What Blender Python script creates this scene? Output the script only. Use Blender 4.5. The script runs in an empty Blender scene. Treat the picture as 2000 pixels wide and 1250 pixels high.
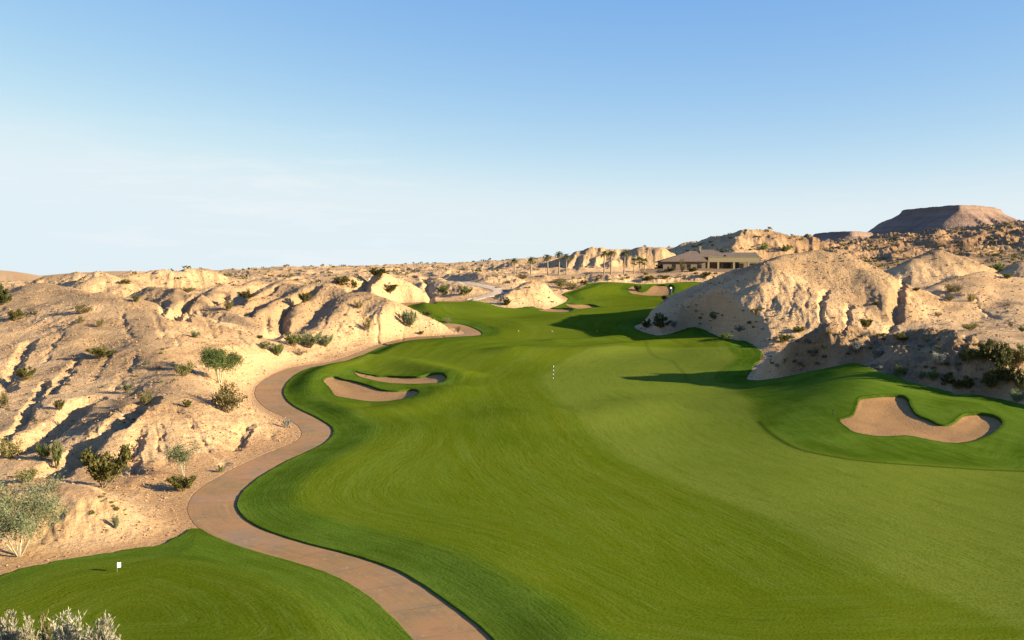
import bpy, bmesh, math, random
import numpy as np
from mathutils import Vector, Matrix

sc = bpy.context.scene
R = math.radians
PI = math.pi

# ------------------------------------------------------------------ camera
FPX, CX, CY, YH = 1944.0, 1000.0, 625.0, 548.0      # photo pixels: focal, centre, eye-level row
CAM_Z = 16.0
PITCH = math.atan((CY - YH) / FPX)
cam_d = bpy.data.cameras.new('camera')
cam = bpy.data.objects.new('camera', cam_d)
sc.collection.objects.link(cam)
cam_d.sensor_width = 36.0
cam_d.lens = 36.0 * FPX / 2000.0
cam_d.clip_start, cam_d.clip_end = 0.5, 60000
cam.location = (0, 0, CAM_Z)
cam.rotation_euler = (PI / 2 - PITCH, 0, 0)
sc.camera = cam
sc.render.resolution_x, sc.render.resolution_y = 1024, 640

# ------------------------------------------------------------------ sky, sun, exposure
SUN_EL = R(16.3)
SUN_AZ = R(108.0)            # compass style: 0 = +Y (view direction), 90 = +X (right)
EXPO = 1.65
sun_dir = Vector((math.sin(SUN_AZ) * math.cos(SUN_EL), math.cos(SUN_AZ) * math.cos(SUN_EL), math.sin(SUN_EL)))
w = bpy.data.worlds.new('World')
sc.world = w
w.use_nodes = True
nt = w.node_tree
nt.nodes.clear()
wo = nt.nodes.new('ShaderNodeOutputWorld')
bg = nt.nodes.new('ShaderNodeBackground')
sky = nt.nodes.new('ShaderNodeTexSky')
sky.sky_type = 'NISHITA'
sky.sun_disc = False
sky.sun_elevation = SUN_EL
sky.sun_rotation = SUN_AZ
sky.altitude = 600
sky.air_density = 0.6
sky.dust_density = 0.3
sky.ozone_density = 1.0
bg.inputs['Strength'].default_value = 0.10
# thin cirrus: streaky noise on the view direction, low over the left of the view
tc = nt.nodes.new('ShaderNodeTexCoord')
mp = nt.nodes.new('ShaderNodeMapping')
mp.inputs['Rotation'].default_value = (0, R(-14), 0)
mp.inputs['Scale'].default_value = (3.0, 1.6, 26.0)
cn = nt.nodes.new('ShaderNodeTexNoise')
cn.inputs['Scale'].default_value = 1.6
cn.inputs['Detail'].default_value = 9
cn.inputs['Roughness'].default_value = 0.6
cn.inputs['Distortion'].default_value = 0.5
cr = nt.nodes.new('ShaderNodeMapRange')
cr.inputs[1].default_value, cr.inputs[2].default_value = 0.50, 0.74
cr.inputs[3].default_value, cr.inputs[4].default_value = 0.0, 0.8
sep = nt.nodes.new('ShaderNodeSeparateXYZ')
band = nt.nodes.new('ShaderNodeMapRange')
band.interpolation_type = 'SMOOTHSTEP'
band.inputs[1].default_value, band.inputs[2].default_value = 0.17, 0.08
mul = nt.nodes.new('ShaderNodeMath'); mul.operation = 'MULTIPLY'
mixc = nt.nodes.new('ShaderNodeMixRGB')
mixc.inputs[2].default_value = (2.85, 2.95, 3.05, 1)
nt.links.new(tc.outputs['Generated'], mp.inputs['Vector'])
nt.links.new(mp.outputs[0], cn.inputs['Vector'])
nt.links.new(cn.outputs[0], cr.inputs[0])
nt.links.new(tc.outputs['Generated'], sep.inputs[0])
nt.links.new(sep.outputs[2], band.inputs[0])
nt.links.new(cr.outputs[0], mul.inputs[0])
nt.links.new(band.outputs[0], mul.inputs[1])
lft = nt.nodes.new('ShaderNodeMapRange'); lft.interpolation_type = 'SMOOTHSTEP'
lft.inputs[1].default_value, lft.inputs[2].default_value = 0.12, -0.25
lft.inputs[3].default_value, lft.inputs[4].default_value = 0.18, 1.0
nt.links.new(sep.outputs[0], lft.inputs[0])
mul2 = nt.nodes.new('ShaderNodeMath'); mul2.operation = 'MULTIPLY'
nt.links.new(mul.outputs[0], mul2.inputs[0]); nt.links.new(lft.outputs[0], mul2.inputs[1])
nt.links.new(mul2.outputs[0], mixc.inputs[0])
# soften the sky's brightness range channel by channel (a paler zenith, a less glaring horizon)
spl = nt.nodes.new('ShaderNodeSeparateColor'); cmb = nt.nodes.new('ShaderNodeCombineColor')
nt.links.new(sky.outputs[0], spl.inputs[0])
for ch, (p_, k_, cap_) in enumerate(((1.25, .219, .765), (0.80, .294, .875), (0.24, .632, .950))):
    pw = nt.nodes.new('ShaderNodeMath'); pw.operation = 'POWER'; pw.inputs[1].default_value = p_
    ml_ = nt.nodes.new('ShaderNodeMath'); ml_.operation = 'MULTIPLY'; ml_.inputs[1].default_value = k_ / (0.1 * 2 ** EXPO)
    nt.links.new(spl.outputs[ch], pw.inputs[0]); nt.links.new(pw.outputs[0], ml_.inputs[0])
    sm = nt.nodes.new('ShaderNodeMath'); sm.operation = 'SMOOTH_MIN'; sm.inputs[1].default_value = cap_ / (0.1 * 2 ** EXPO); sm.inputs[2].default_value = .25 / (0.1 * 2 ** EXPO)
    nt.links.new(ml_.outputs[0], sm.inputs[0]); nt.links.new(sm.outputs[0], cmb.inputs[ch])
nt.links.new(cmb.outputs[0], mixc.inputs[1])
nt.links.new(mixc.outputs[0], bg.inputs['Color'])
nt.links.new(bg.outputs[0], wo.inputs['Surface'])

sun_d = bpy.data.lights.new('sun', 'SUN')
sun_d.energy = 5.0
sun_d.angle = R(0.5)
sun_d.color = (1.0, 0.83, 0.58)
sun = bpy.data.objects.new('sun', sun_d)
sc.collection.objects.link(sun)
sun.rotation_euler = sun_dir.to_track_quat('Z', 'Y').to_euler()
sun.location = (60, -40, 80)
sc.view_settings.view_transform = 'Standard'
sc.view_settings.look = 'None'
sc.view_settings.gamma = 1
sc.view_settings.use_curve_mapping = False
sc.view_settings.exposure = EXPO
sc.cycles.max_bounces = 5
sc.cycles.diffuse_bounces = 2

# ------------------------------------------------------------------ helpers
def tag(o, label=None, cat=None, group=None, kind=None):
    if label: o['label'] = label
    if cat: o['category'] = cat
    if group: o['group'] = group
    if kind: o['kind'] = kind
    return o

def link(o):
    sc.collection.objects.link(o)
    return o

def sstep(a, b, x):
    t = np.clip((x - a) / (b - a), 0, 1)
    return t * t * (3 - 2 * t)

def _hash(ix, iy, seed):
    h = (ix.astype(np.int64) * 374761393 + iy.astype(np.int64) * 668265263 + seed * 1274126177) & 0xffffffff
    h = ((h ^ (h >> 13)) * 1274126177) & 0xffffffff
    h = ((h ^ (h >> 16)) * 2246822519) & 0xffffffff
    h = h ^ (h >> 15)
    return h

def hash01(ix, iy, seed):
    return (_hash(ix, iy, seed) & 0xffffff).astype(np.float32) / np.float32(16777216.0)

def gnoise(x, y, seed=0):
    """gradient noise about -0.7..0.7"""
    x = np.asarray(x, np.float32); y = np.asarray(y, np.float32)
    ix = np.floor(x); iy = np.floor(y)
    fx = x - ix; fy = y - iy
    ix = ix.astype(np.int64); iy = iy.astype(np.int64)
    ux = fx * fx * fx * (fx * (fx * 6 - 15) + 10); uy = fy * fy * fy * (fy * (fy * 6 - 15) + 10)
    def g(a, b):
        an = hash01(ix + a, iy + b, seed) * np.float32(2 * PI)
        return np.cos(an) * (fx - a) + np.sin(an) * (fy - b)
    n0 = g(0, 0) * (1 - ux) + g(1, 0) * ux
    n1 = g(0, 1) * (1 - ux) + g(1, 1) * ux
    return n0 * (1 - uy) + n1 * uy

def fbm(x, y, octaves=4, seed=0, gain=0.5):
    a, s, f = 1.0, 0.0, 1.0
    for k in range(octaves):
        s = s + a * gnoise(x * f + 17.3 * k, y * f - 9.1 * k, seed + k)
        a *= gain; f *= 2.03
    return s

def ridged(x, y, octaves=4, seed=0, gain=0.5):
    a, s, f, n = 1.0, 0.0, 1.0, 0.0
    for k in range(octaves):
        s = s + a * (1 - 2.2 * np.abs(gnoise(x * f + 31.7 * k, y * f + 11.9 * k, seed + k)))
        n += a; a *= gain; f *= 2.1
    return s / n

def smax(a, b, k):
    h = np.clip(0.5 + 0.5 * (a - b) / k, 0, 1)
    return b + (a - b) * h + k * h * (1 - h)

def px_az(px):
    return math.atan((px - CX) / FPX)

# ------------------------------------------------------------------ base surface (valley floor, plateau, far country)
BASE_PTS = []
def row(d, *pz):
    for px, z in pz:
        BASE_PTS.append((px_az(px), math.log(d), z))
row(30, (-400, 0), (1000, 0), (2400, 0))
row(44, (-400, 0), (400, 0), (1000, 0), (1700, 0), (2400, 0))
row(58, (-400, .4), (300, 0.1), (1000, 0), (1700, 0))
row(72, (-400, 1), (200, .5), (600, .1), (1000, 0), (1700, -.1), (2300, .1))
row(90, (-400, 2), (300, .9), (620, .5), (1000, .4), (1500, .2), (2000, .1), (2500, 1))
row(112, (-300, 3), (300, 1.3), (600, .9), (1000, 1), (1500, 1.0), (1750, 2.5), (2000, 2.5), (2400, 4))
row(126, (1640, 4.2), (1700, 5.0), (1880, 4.2), (2100, 5.0))
row(145, (-300, 5), (200, 3), (520, 1.1), (1000, 1.0), (1300, .9), (1460, 1.2), (1700, 5.2), (2000, 6), (2400, 7))
row(175, (-300, 8), (200, 5), (610, 2.3), (1000, 2.3), (1300, 2.4), (1480, 3.6), (1800, 6.5), (2300, 9))
row(207, (-300, 10), (300, 7.5), (740, 3.7), (900, 4.1), (1000, 3.8), (1300, 4.3), (1500, 6), (1900, 9), (2300, 12))
row(226, (700, 6.5), (900, 5.2), (1000, 5.3), (1240, 6), (1450, 7.5))
row(250, (-300, 12), (300, 11), (700, 9), (800, 9.2), (1000, 7.7), (1150, 7.8), (1400, 10), (1800, 13.5), (2300, 17))
row(268, (920, 11.8), (985, 12.2))
row(275, (1100, 10), (1300, 10.1), (1500, 13))
row(300, (0, 12), (300, 12.5), (700, 13.2), (900, 14.7), (1050, 13.2), (1200, 12.1), (1312, 12.1), (1400, 13), (1800, 18), (2300, 22))
row(320, (1050, 15.6), (1160, 15.6), (1260, 15.1), (1380, 15.5))
row(330, (890, 15.8))
row(337, (1000, 18), (1200, 18.4), (1350, 18.9), (1500, 19.2))
row(372, (1000, 18.4), (1200, 18.8), (1350, 19.2), (1500, 20))
row(400, (0, 13), (300, 14.5), (600, 16.5), (900, 18.5), (1750, 28), (2000, 33), (2400, 38))
row(600, (-400, 14), (0, 14), (60, 14), (340, 20.5), (500, 22), (750, 24), (1000, 27.5), (1150, 31), (1300, 35), (1500, 36), (1750, 38.5), (2000, 46), (2400, 51))
row(900, (0, 12), (340, 19), (750, 22), (1000, 26), (1300, 32), (1540, 41), (1700, 47), (1850, 55), (2000, 65), (2400, 72))
row(1300, (-500, 10), (0, 10), (600, 15), (1000, 20), (1400, 38), (1600, 52), (1800, 64), (2000, 76), (2400, 86))
row(3000, (-1000, 10), (0, 8), (500, 9), (1000, 12), (1500, 45), (2000, 70), (2600, 80))
row(15000, (-1000, 2), (500, 2), (1000, 2), (2000, 30))
for a, d, z in ((-100, 60, 2), (-100, 200, 12), (-100, 800, 18), (100, 60, 1), (100, 200, 12), (100, 800, 40), (170, 80, 3), (-170, 80, 3), (170, 600, 20), (-170, 600, 20)):
    BASE_PTS.append((R(a), math.log(d), z))
_bp = np.array(BASE_PTS)
_BW = np.array([2.2, 1.0])
_c2 = 0.06 ** 2
def _phi(r2): return np.sqrt(r2 + _c2)
_P = _bp[:, :2] * _BW
_A = _phi(((_P[:, None, :] - _P[None, :, :]) ** 2).sum(-1))
_n = len(_P)
_M = np.zeros((_n + 3, _n + 3)); _M[:_n, :_n] = _A + 0
_Q = np.c_[np.ones(_n), _P]; _M[:_n, _n:] = _Q; _M[_n:, :_n] = _Q.T
_sol = np.linalg.solve(_M, np.r_[_bp[:, 2], 0, 0, 0])

def base_h(x, y):
    """smooth ground without mounds, erosion or bunkers"""
    x = np.asarray(x, float); y = np.asarray(y, float)
    az = np.arctan2(x, y); d = np.sqrt(x * x + y * y) * np.maximum(np.cos(np.clip(az, -1.0, 1.0)), 0.35)
    # depth along the view axis inside the view
    u = az * _BW[0]; v = np.log(np.maximum(d, 24.0)) * _BW[1]
    z = _sol[_n] + _sol[_n + 1] * u + _sol[_n + 2] * v
    for k in range(_n):
        z = z + _sol[k] * np.sqrt((u - _P[k, 0]) ** 2 + (v - _P[k, 1]) ** 2 + _c2)
    rr = np.sqrt(x * x + y * y)
    hill = 14.1 - 0.385 * np.sqrt(rr * rr + 4) + 0.5
    z = smax(z, hill, 1.5)
    return z

cp, sp_ = math.cos(PITCH), math.sin(PITCH)
def ray(px, py):
    a = (px - CX) / FPX; b = (CY - py) / FPX
    return np.array([a, cp + b * sp_, -sp_ + b * cp])

_T = np.exp(np.linspace(math.log(30), math.log(420), 1400))
def unproject(px, py, hf=base_h):
    r = ray(px, py)
    X = r[0] * _T; Y = r[1] * _T; Z = CAM_Z + r[2] * _T
    diff = Z - hf(X, Y)
    k = np.where(diff < 0)[0]
    if len(k) == 0: k = [len(_T) - 1]
    i = max(k[0], 1)
    f = diff[i - 1] / (diff[i - 1] - diff[i] + 1e-9)
    t = _T[i - 1] + np.clip(f, 0, 1) * (_T[i] - _T[i - 1])
    return r[0] * t, r[1] * t

def trace(pts):
    out = []
    for p in pts:
        if len(p) == 2: out.append(unproject(*p))
        else: out.append(((p[0] - CX) / FPX * p[2], p[2]))
    return np.array(out)

def catmull(P, n=5, closed=False):
    P = np.asarray(P, float); N = len(P); out = []
    rng = range(N) if closed else range(N - 1)
    for i in rng:
        p0 = P[(i - 1) % N] if closed or i > 0 else P[0]
        p1 = P[i]; p2 = P[(i + 1) % N]
        p3 = P[(i + 2) % N] if closed or i + 2 < N else P[-1]
        for k in range(n):
            t = k / n
            # centripetal-ish: plain uniform is fine for dense traces
            out.append(0.5 * ((2 * p1) + (-p0 + p2) * t + (2 * p0 - 5 * p1 + 4 * p2 - p3) * t * t + (-p0 + 3 * p1 - 3 * p2 + p3) * t ** 3))
    if not closed: out.append(P[-1])
    return np.array(out)

# ------------------------------------------------------------------ outlines traced on the photograph, laid on the ground
EDGE_R = [(1010, 1300), (962, 1250), (930, 1220), (880, 1182), (830, 1147), (770, 1113), (700, 1089), (640, 1073), (580, 1057), (520, 1037),
          (482, 1016), (463, 992), (469, 969), (490, 946), (520, 925), (560, 902), (600, 884), (630, 869), (647, 854), (650, 840), (640, 829),
          (612, 813), (581, 798), (561, 783), (553, 766), (560, 749), (580, 731), (610, 718), (655, 711), (700, 698), (750, 676.5), (800, 665.5),
          (875, 659.5), (930, 656), (942, 652), (932, 644), (912, 636.5), (887, 632), (850, 0, 231), (815, 0, 239), (797, 0, 248), (800, 0, 254), (812, 594.5),
          (840, 591.5), (900, 590), (925, 586)]
EDGE_L = [(850, 1300), (805, 1250), (785, 1228), (755, 1197), (720, 1167), (680, 1141), (640, 1122), (590, 1105), (530, 1088), (470, 1070),
          (420, 1050), (386, 1030), (369, 1008), (366, 990), (376, 968), (396, 950), (422, 934), (460, 913), (510, 890), (550, 874), (580, 860),
          (588, 847), (580, 831), (550, 813), (520, 798), (502, 781), (497, 766), (505, 750), (530, 733), (565, 719), (600, 713), (645, 706),
          (690, 691.5), (735, 674), (790, 661), (850, 656), (895, 653.8), (908, 651), (903, 646), (885, 640), (850, 0, 227), (800, 0, 236), (768, 0, 248), (785, 0, 258),
          (812, 591), (840, 588.5), (900, 587), (925, 582.5)]
eR = catmull(trace(EDGE_R), 4)
eL = catmull(trace(EDGE_L), 4)
TRACK = catmull(trace([(925, 584), (955, 577), (975, 571), (972, 566), (950, 560), (915, 554), (880, 549.5), (850, 0, 345), (820, 0, 380)]), 4)
path_poly = np.r_[eR, eL[::-1]]
MAIN_UP = [(932, 589), (950, 592), (972, 599), (1005, 602.5), (1040, 599), (1052, 603), (1078, 602), (1102, 592), (1110, 583), (1098, 576),
           (1110, 570), (1125, 566), (1145, 557.5), (1157, 553), (1187, 551.5), (1220, 553), (1250, 555), (1275, 555.5), (1295, 554.5),
           (1325, 552), (1355, 551), (1382, 552), (1415, 0, 318), (1440, 0, 296), (1415, 0, 268), (1350, 0, 246), (1290, 0, 236), (1240, 636), (1246, 645),
           (1265, 652), (1292, 656), (1318, 650), (1342, 642), (1365, 641), (1386, 650), (1410, 661), (1435, 666), (1457, 667), (1475, 678),
           (1488, 690), (1487, 700), (1474, 714), (1461, 733), (1461, 743), (1520, 739), (1580, 727), (1640, 715), (1664, 710), (1691, 716),
           (1716, 728), (1745, 734), (1766, 743), (1790, 751), (1835, 761), (1865, 769), (1910, 773), (1955, 781), (2000, 793), (2100, 830),
           (2400, 0, 97), (2700, 0, 70), (2700, 0, 42), (1500, 0, 36)]
main_poly = np.r_[eR[:-1], catmull(trace(MAIN_UP), 3)]
GREEN_UP = [(372, 1034), (360, 1044), (332, 1059), (300, 1068), (275, 1072), (225, 1081), (175, 1089), (125, 1096), (75, 1107), (37, 1115), (0, 1127), (-100, 1165),
            (-350, 0, 46), (-350, 0, 37), (400, 0, 36.5)]
_iL = 4 * 11
green_poly = np.r_[eL[:_iL], catmull(trace(GREEN_UP), 3)]
BUNKERS_PX = [
    [(631, 752), (640, 745), (655, 743), (668, 747), (690, 750), (720, 757), (745, 764), (775, 766), (805, 764), (817, 770), (812, 778), (800, 783),
     (775, 786), (755, 788), (720, 787), (680, 781), (655, 776), (648, 768), (640, 760)],
    [(693, 728), (705, 730), (735, 734), (755, 734), (790, 736), (815, 738), (840, 736), (862, 738), (872, 744), (862, 751), (830, 753), (790, 753),
     (745, 750), (715, 743), (700, 737)],
    [(1640, 821.5), (1664, 814), (1673, 796), (1679, 783), (1700, 779.5), (1730, 777), (1760, 778.6), (1772, 785.5), (1778, 799), (1790, 814),
     (1814, 824.5), (1835, 833.5), (1856, 833.5), (1871, 823), (1883, 815), (1910, 812.5), (1940, 817), (1956, 829), (1952, 841), (1934, 853),
     (1904, 862), (1868, 866.5), (1838, 864), (1802, 857.5), (1769, 852), (1730, 853.6), (1700, 851.5), (1670, 845.5), (1655, 836)],
    [(1105, 594), (1125, 595), (1140, 594.5), (1162, 596), (1174, 601), (1165, 605), (1145, 608), (1127, 608.5), (1114, 602)],
    [(1050, 609.5), (1070, 602.5), (1090, 604), (1110, 606), (1119, 610), (1107, 613.5), (1080, 614.5), (1060, 613)],
    [(1226, 566), (1240, 562.5), (1247, 569), (1262, 569), (1277, 562.5), (1300, 562.5), (1310, 562), (1317, 567), (1305, 576), (1275, 577),
     (1250, 574), (1235, 572)],
]
bunker_polys = [catmull(trace(b), 4, True) for b in BUNKERS_PX]
ROUGH_PX = [(1462, 748), (1446, 765), (1468, 790), (1482, 820), (1502, 845), (1560, 878), (1640, 895), (1720, 906), (1850, 915), (2000, 922), (2300, 940), (2500, 0, 110), (1900, 0, 170), (1600, 0, 150)]
rough_poly = catmull(trace(ROUGH_PX), 4, True)
MOW_PX = [(1060, 740), (1090, 780), (1120, 810), (1160, 852), (1230, 905), (1330, 950), (1480, 1010), (1700, 1110), (2000, 1240), (2300, 0, 38), (3000, 0, 60), (2400, 0, 150), (1500, 0, 180), (1150, 0, 180)]
mow_poly = catmull(trace(MOW_PX), 4, True)
PUTT_PX = [(-30, 1170), (30, 1140), (100, 1115), (200, 1098), (300, 1095), (400, 1108), (500, 1135), (590, 1175), (660, 1225), (700, 1280), (0, 0, 38), (-150, 0, 44)]
putt_poly = catmull(trace(PUTT_PX), 4, True)

def seg_dist(x, y, P, closed=True):
    best = np.full(x.shape, 1e12)
    N = len(P)
    for i in range(N if closed else N - 1):
        ax, ay = P[i]; bx, by = P[(i + 1) % N]
        dx, dy = bx - ax, by - ay
        L2 = dx * dx + dy * dy
        if L2 < 1e-9: continue
        t = np.clip(((x - ax) * dx + (y - ay) * dy) / L2, 0, 1)
        q = (x - ax - t * dx) ** 2 + (y - ay - t * dy) ** 2
        np.minimum(best, q, out=best)
    return np.sqrt(best)

def inside(x, y, P):
    c = np.zeros(x.shape, bool)
    N = len(P)
    for i in range(N):
        ax, ay = P[i]; bx, by = P[(i + 1) % N]
        if ay == by: continue
        cond = ((ay > y) != (by > y))
        xi = ax + (y - ay) * (bx - ax) / (by - ay)
        c ^= cond & (x < xi)
    return c

class SDF:
    """signed distance (positive inside), exact near the outline, from a raster farther off"""
    def __init__(s, P, cell=1.0, pad=14.0):
        s.P = P
        lo = P.min(0) - pad; hi = P.max(0) + pad
        s.x0, s.y0 = lo; s.c = cell
        s.nx = int((hi[0] - lo[0]) / cell) + 2; s.ny = int((hi[1] - lo[1]) / cell) + 2
        gx, gy = np.meshgrid(s.x0 + np.arange(s.nx) * cell, s.y0 + np.arange(s.ny) * cell)
        d = seg_dist(gx, gy, P)
        s.g = np.where(inside(gx, gy, P), d, -d)
        s.pad = pad
    def __call__(s, x, y):
        x = np.asarray(x, float); y = np.asarray(y, float)
        u = (x - s.x0) / s.c; v = (y - s.y0) / s.c
        ok = (u >= 0) & (v >= 0) & (u < s.nx - 1) & (v < s.ny - 1)
        i = np.clip(u.astype(int), 0, s.nx - 2); j = np.clip(v.astype(int), 0, s.ny - 2)
        fu = u - i; fv = v - j
        g = s.g
        r = (g[j, i] * (1 - fu) + g[j, i + 1] * fu) * (1 - fv) + (g[j + 1, i] * (1 - fu) + g[j + 1, i + 1] * fu) * fv
        r = np.where(ok, r, -s.pad)
        near = ok & (np.abs(r) < 1.5 * s.c)
        if near.any():
            xs = x[near]; ys = y[near]
            d = seg_dist(xs, ys, s.P)
            r[near] = np.where(inside(xs, ys, s.P), d, -d)
        return r

SD_MAIN = SDF(main_poly); SD_GREEN = SDF(green_poly); SD_PATH = SDF(path_poly)
SD_BUNK = [SDF(b, 0.7, 7.0) for b in bunker_polys]
SD_ROUGH = SDF(rough_poly); SD_MOW = SDF(mow_poly, 1.0, 70.0); SD_PUTT = SDF(putt_poly)

# ------------------------------------------------------------------ ridges of the badland mounds: (photo column, row, distance) crest points
RIDGES = []
def ridge(pts, s=0.6, r=1.2, k=1.5):
    P = []
    for px, py, d in pts:
        q = ray(px, py); t = d / q[1]
        P.append((q[0] * t, d, CAM_Z + q[2] * t))
    RIDGES.append((np.array(P), s, r, k))
# front left
ridge([(330, 772, 101), (270, 798, 91), (215, 858, 84), (180, 905, 80)], .55, .6)
ridge([(345, 790, 98), (330, 840, 90), (335, 890, 84)], .6, 1.5)
ridge([(350, 800, 98), (395, 850, 91), (440, 895, 85)], .6, .8)
ridge([(400, 775, 112), (480, 800, 107), (545, 832, 102), (570, 846, 100)], .6, 1.5)
ridge([(470, 800, 107), (490, 845, 99), (500, 880, 95)], .6, 1)
ridge([(240, 735, 122), (165, 787, 103), (115, 835, 94), (65, 875, 88)], .5, .6)
ridge([(100, 780, 105), (50, 830, 95), (0, 870, 88)], .4, .6)
ridge([(-250, 930, 70), (-60, 938, 66), (60, 945, 64), (200, 962, 63), (285, 990, 64)], .55, 1.5)
# left middle
ridge([(190, 577, 175), (250, 588, 171), (330, 628, 165), (430, 662, 160), (520, 690, 160), (565, 703, 160)], .5, 2.5)
ridge([(190, 577, 175), (160, 640, 150), (150, 700, 132), (165, 777, 108)], .27, 1.5)
ridge([(250, 588, 171), (300, 640, 150), (325, 720, 124), (335, 772, 102)], .33, 2)
ridge([(330, 630, 165), (400, 690, 143), (430, 745, 125)], .33, 2)
ridge([(85, 557, 210), (150, 570, 200), (190, 580, 185)], .5, 2)
ridge([(85, 557, 210), (60, 600, 180), (30, 680, 145), (-20, 760, 118), (-60, 830, 100)], .27, 1.5)
ridge([(85, 557, 210), (0, 592, 190), (-120, 600, 175), (-260, 610, 160)], .5, 2)
ridge([(-20, 640, 160), (-150, 720, 125), (-250, 800, 100)], .3, 2)
# back left
ridge([(75, 556, 262), (88, 546, 265), (140, 546, 262), (155, 535, 264), (185, 543, 266)], .6, 1)
ridge([(165, 556, 248), (200, 534, 256), (232, 553, 252)], .6, 1.5)
ridge([(230, 553, 280), (260, 540, 300), (330, 545, 300), (400, 540, 310)], .5, 2)
ridge([(290, 562, 218), (345, 567, 211), (385, 577, 205), (440, 605, 195), (500, 635, 185), (545, 657, 180)], .62, 1)
ridge([(345, 567, 211), (335, 600, 196), (330, 625, 188)], .8, .6)
ridge([(385, 577, 205), (370, 610, 194), (350, 632, 185)], .8, .6)
ridge([(560, 549, 242), (500, 580, 222), (455, 603, 208), (430, 620, 200)], .7, .8)
ridge([(440, 556, 250), (420, 570, 235), (400, 583, 222)], .6, .8)
ridge([(500, 545, 265), (470, 560, 250), (440, 575, 236)], .6, 1)
ridge([(545, 556, 236), (600, 556, 231), (645, 556, 229), (712, 572, 222), (760, 590, 217), (820, 615, 213), (875, 640, 210), (893, 650, 209)], .6, 1.5)
ridge([(628, 570, 226), (582, 600, 213), (552, 640, 199), (537, 655, 190)], .8, .7)
ridge([(600, 562, 229), (540, 590, 215), (500, 615, 202), (490, 640, 190)], .75, .7)
ridge([(690, 580, 219), (640, 625, 203), (595, 655, 188)], .6, 1)
ridge([(760, 592, 216), (750, 630, 206), (742, 655, 198)], .6, 1)
ridge([(825, 618, 212), (832, 645, 206)], .6, 1)
ridge([(690, 548, 264), (735, 532, 265), (762, 534, 262), (810, 560, 256), (855, 582, 250)], .6, 1.2)
ridge([(758, 535, 262), (735, 553, 250), (710, 568, 240)], .8, .7)
ridge([(640, 556, 250), (665, 544, 256), (702, 532, 264)], .7, .8)
ridge([(840, 552, 285), (890, 553, 280), (930, 566, 272)], .5, 1.5)
ridge([(985, 578, 262), (1002, 562, 268), (1030, 551, 275), (1062, 556, 274), (1088, 572, 268), (1104, 582, 263)], .5, 1.5)
ridge([(1040, 556, 272), (1020, 585, 262), (1010, 597, 258)], .6, 1)
ridge([(890, 545, 320), (960, 535, 330), (1040, 536, 335)], .4, 2)
# behind the pad and the house
ridge([(960, 530, 400), (1000, 518, 400), (1060, 516, 390), (1110, 506, 388), (1135, 498, 388), (1180, 496, 388), (1230, 494, 388), (1252, 487, 385), (1290, 496, 380), (1312, 507, 378)], .65, 1.5)
for q in (1115, 1142, 1168, 1200):
    ridge([(q + 8, 500, 387), (q, 515, 378), (q - 8, 528, 370)], .9, .4)
ridge([(1300, 500, 470), (1345, 483, 470), (1375, 474, 465), (1400, 470, 460), (1425, 458, 444), (1447, 455, 440), (1500, 462, 445), (1545, 470, 450), (1600, 478, 450)], .55, 1.5)
ridge([(1447, 455, 440), (1436, 478, 418), (1428, 500, 398)], .5, 1)
ridge([(1500, 462, 445), (1510, 485, 425)], .6, 1)
# right: the big mound
ridge([(1740, 640, 190), (1728, 575, 200), (1690, 530, 212), (1640, 500, 221), (1590, 493, 222), (1535, 497, 219), (1509, 508, 212), (1494, 552, 203), (1470, 584, 199), (1440, 606, 196), (1370, 628, 197), (1290, 648, 203)], .62, 1.2)
ridge([(1509, 506, 222), (1430, 532, 232), (1380, 556, 236), (1310, 590, 236), (1245, 626, 232)], .5, 1.5)
ridge([(1590, 493, 222), (1560, 560, 205), (1545, 620, 192)], .5, 5)
ridge([(1640, 500, 221), (1630, 570, 204), (1612, 630, 192)], .55, 2)
ridge([(1690, 530, 212), (1680, 590, 200), (1665, 640, 190)], .7, 1)
ridge([(1415, 612, 194), (1450, 640, 186), (1480, 662, 181)], .5, 1.5)
# right: behind and beside
ridge([(1690, 580, 262), (1740, 545, 272), (1790, 505, 281), (1830, 489, 285), (1870, 500, 285), (1910, 520, 282)], .55, 1.5)
ridge([(1830, 560, 232), (1870, 543, 240), (1920, 533, 246), (1960, 540, 246), (2020, 548, 245)], .55, 2)
ridge([(1920, 533, 246), (1870, 600, 210), (1800, 650, 180)], .45, 2)
ridge([(1950, 545, 262), (2000, 513, 265), (2080, 500, 270), (2200, 510, 270)], .55, 2)
ridge([(1990, 545, 245), (1970, 620, 200), (1940, 680, 165)], .45, 3)
ridge([(2150, 560, 220), (2120, 640, 180), (2080, 700, 150)], .45, 3)
ridge([(1790, 560, 240), (1770, 600, 215), (1740, 650, 188)], .5, 2)
ridge([(1900, 505, 330), (1935, 500, 330), (1960, 508, 330)], .6, 1)
# right: the small mounds beside the fairway
ridge([(1705, 654, 147), (1660, 640, 144), (1622, 630, 141), (1594, 645, 140), (1565, 666, 139), (1515, 699, 138), (1466, 736, 138)], .64, .5, .8)
ridge([(1690, 655, 146), (1740, 655, 142), (1800, 650, 136), (1838, 648, 132), (1872, 662, 126), (1915, 686, 119), (1955, 714, 114), (2010, 742, 110), (2100, 786, 106)], .72, .8)
ridge([(1800, 651, 135), (1770, 680, 130), (1745, 700, 126)], .6, 1)
ridge([(1872, 664, 126), (1850, 695, 122), (1832, 728, 119)], .6, 1)
# far blue hills
ridge([(-700, 520, 5200), (-120, 528, 5200), (-10, 523, 5200), (25, 532, 5200), (60, 545, 5000)], .25, 60, 8)
ridge([(130, 540, 7000), (190, 530, 7000), (240, 527, 7000), (300, 532, 7000), (420, 537, 7000)], .12, 100, 8)

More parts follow.
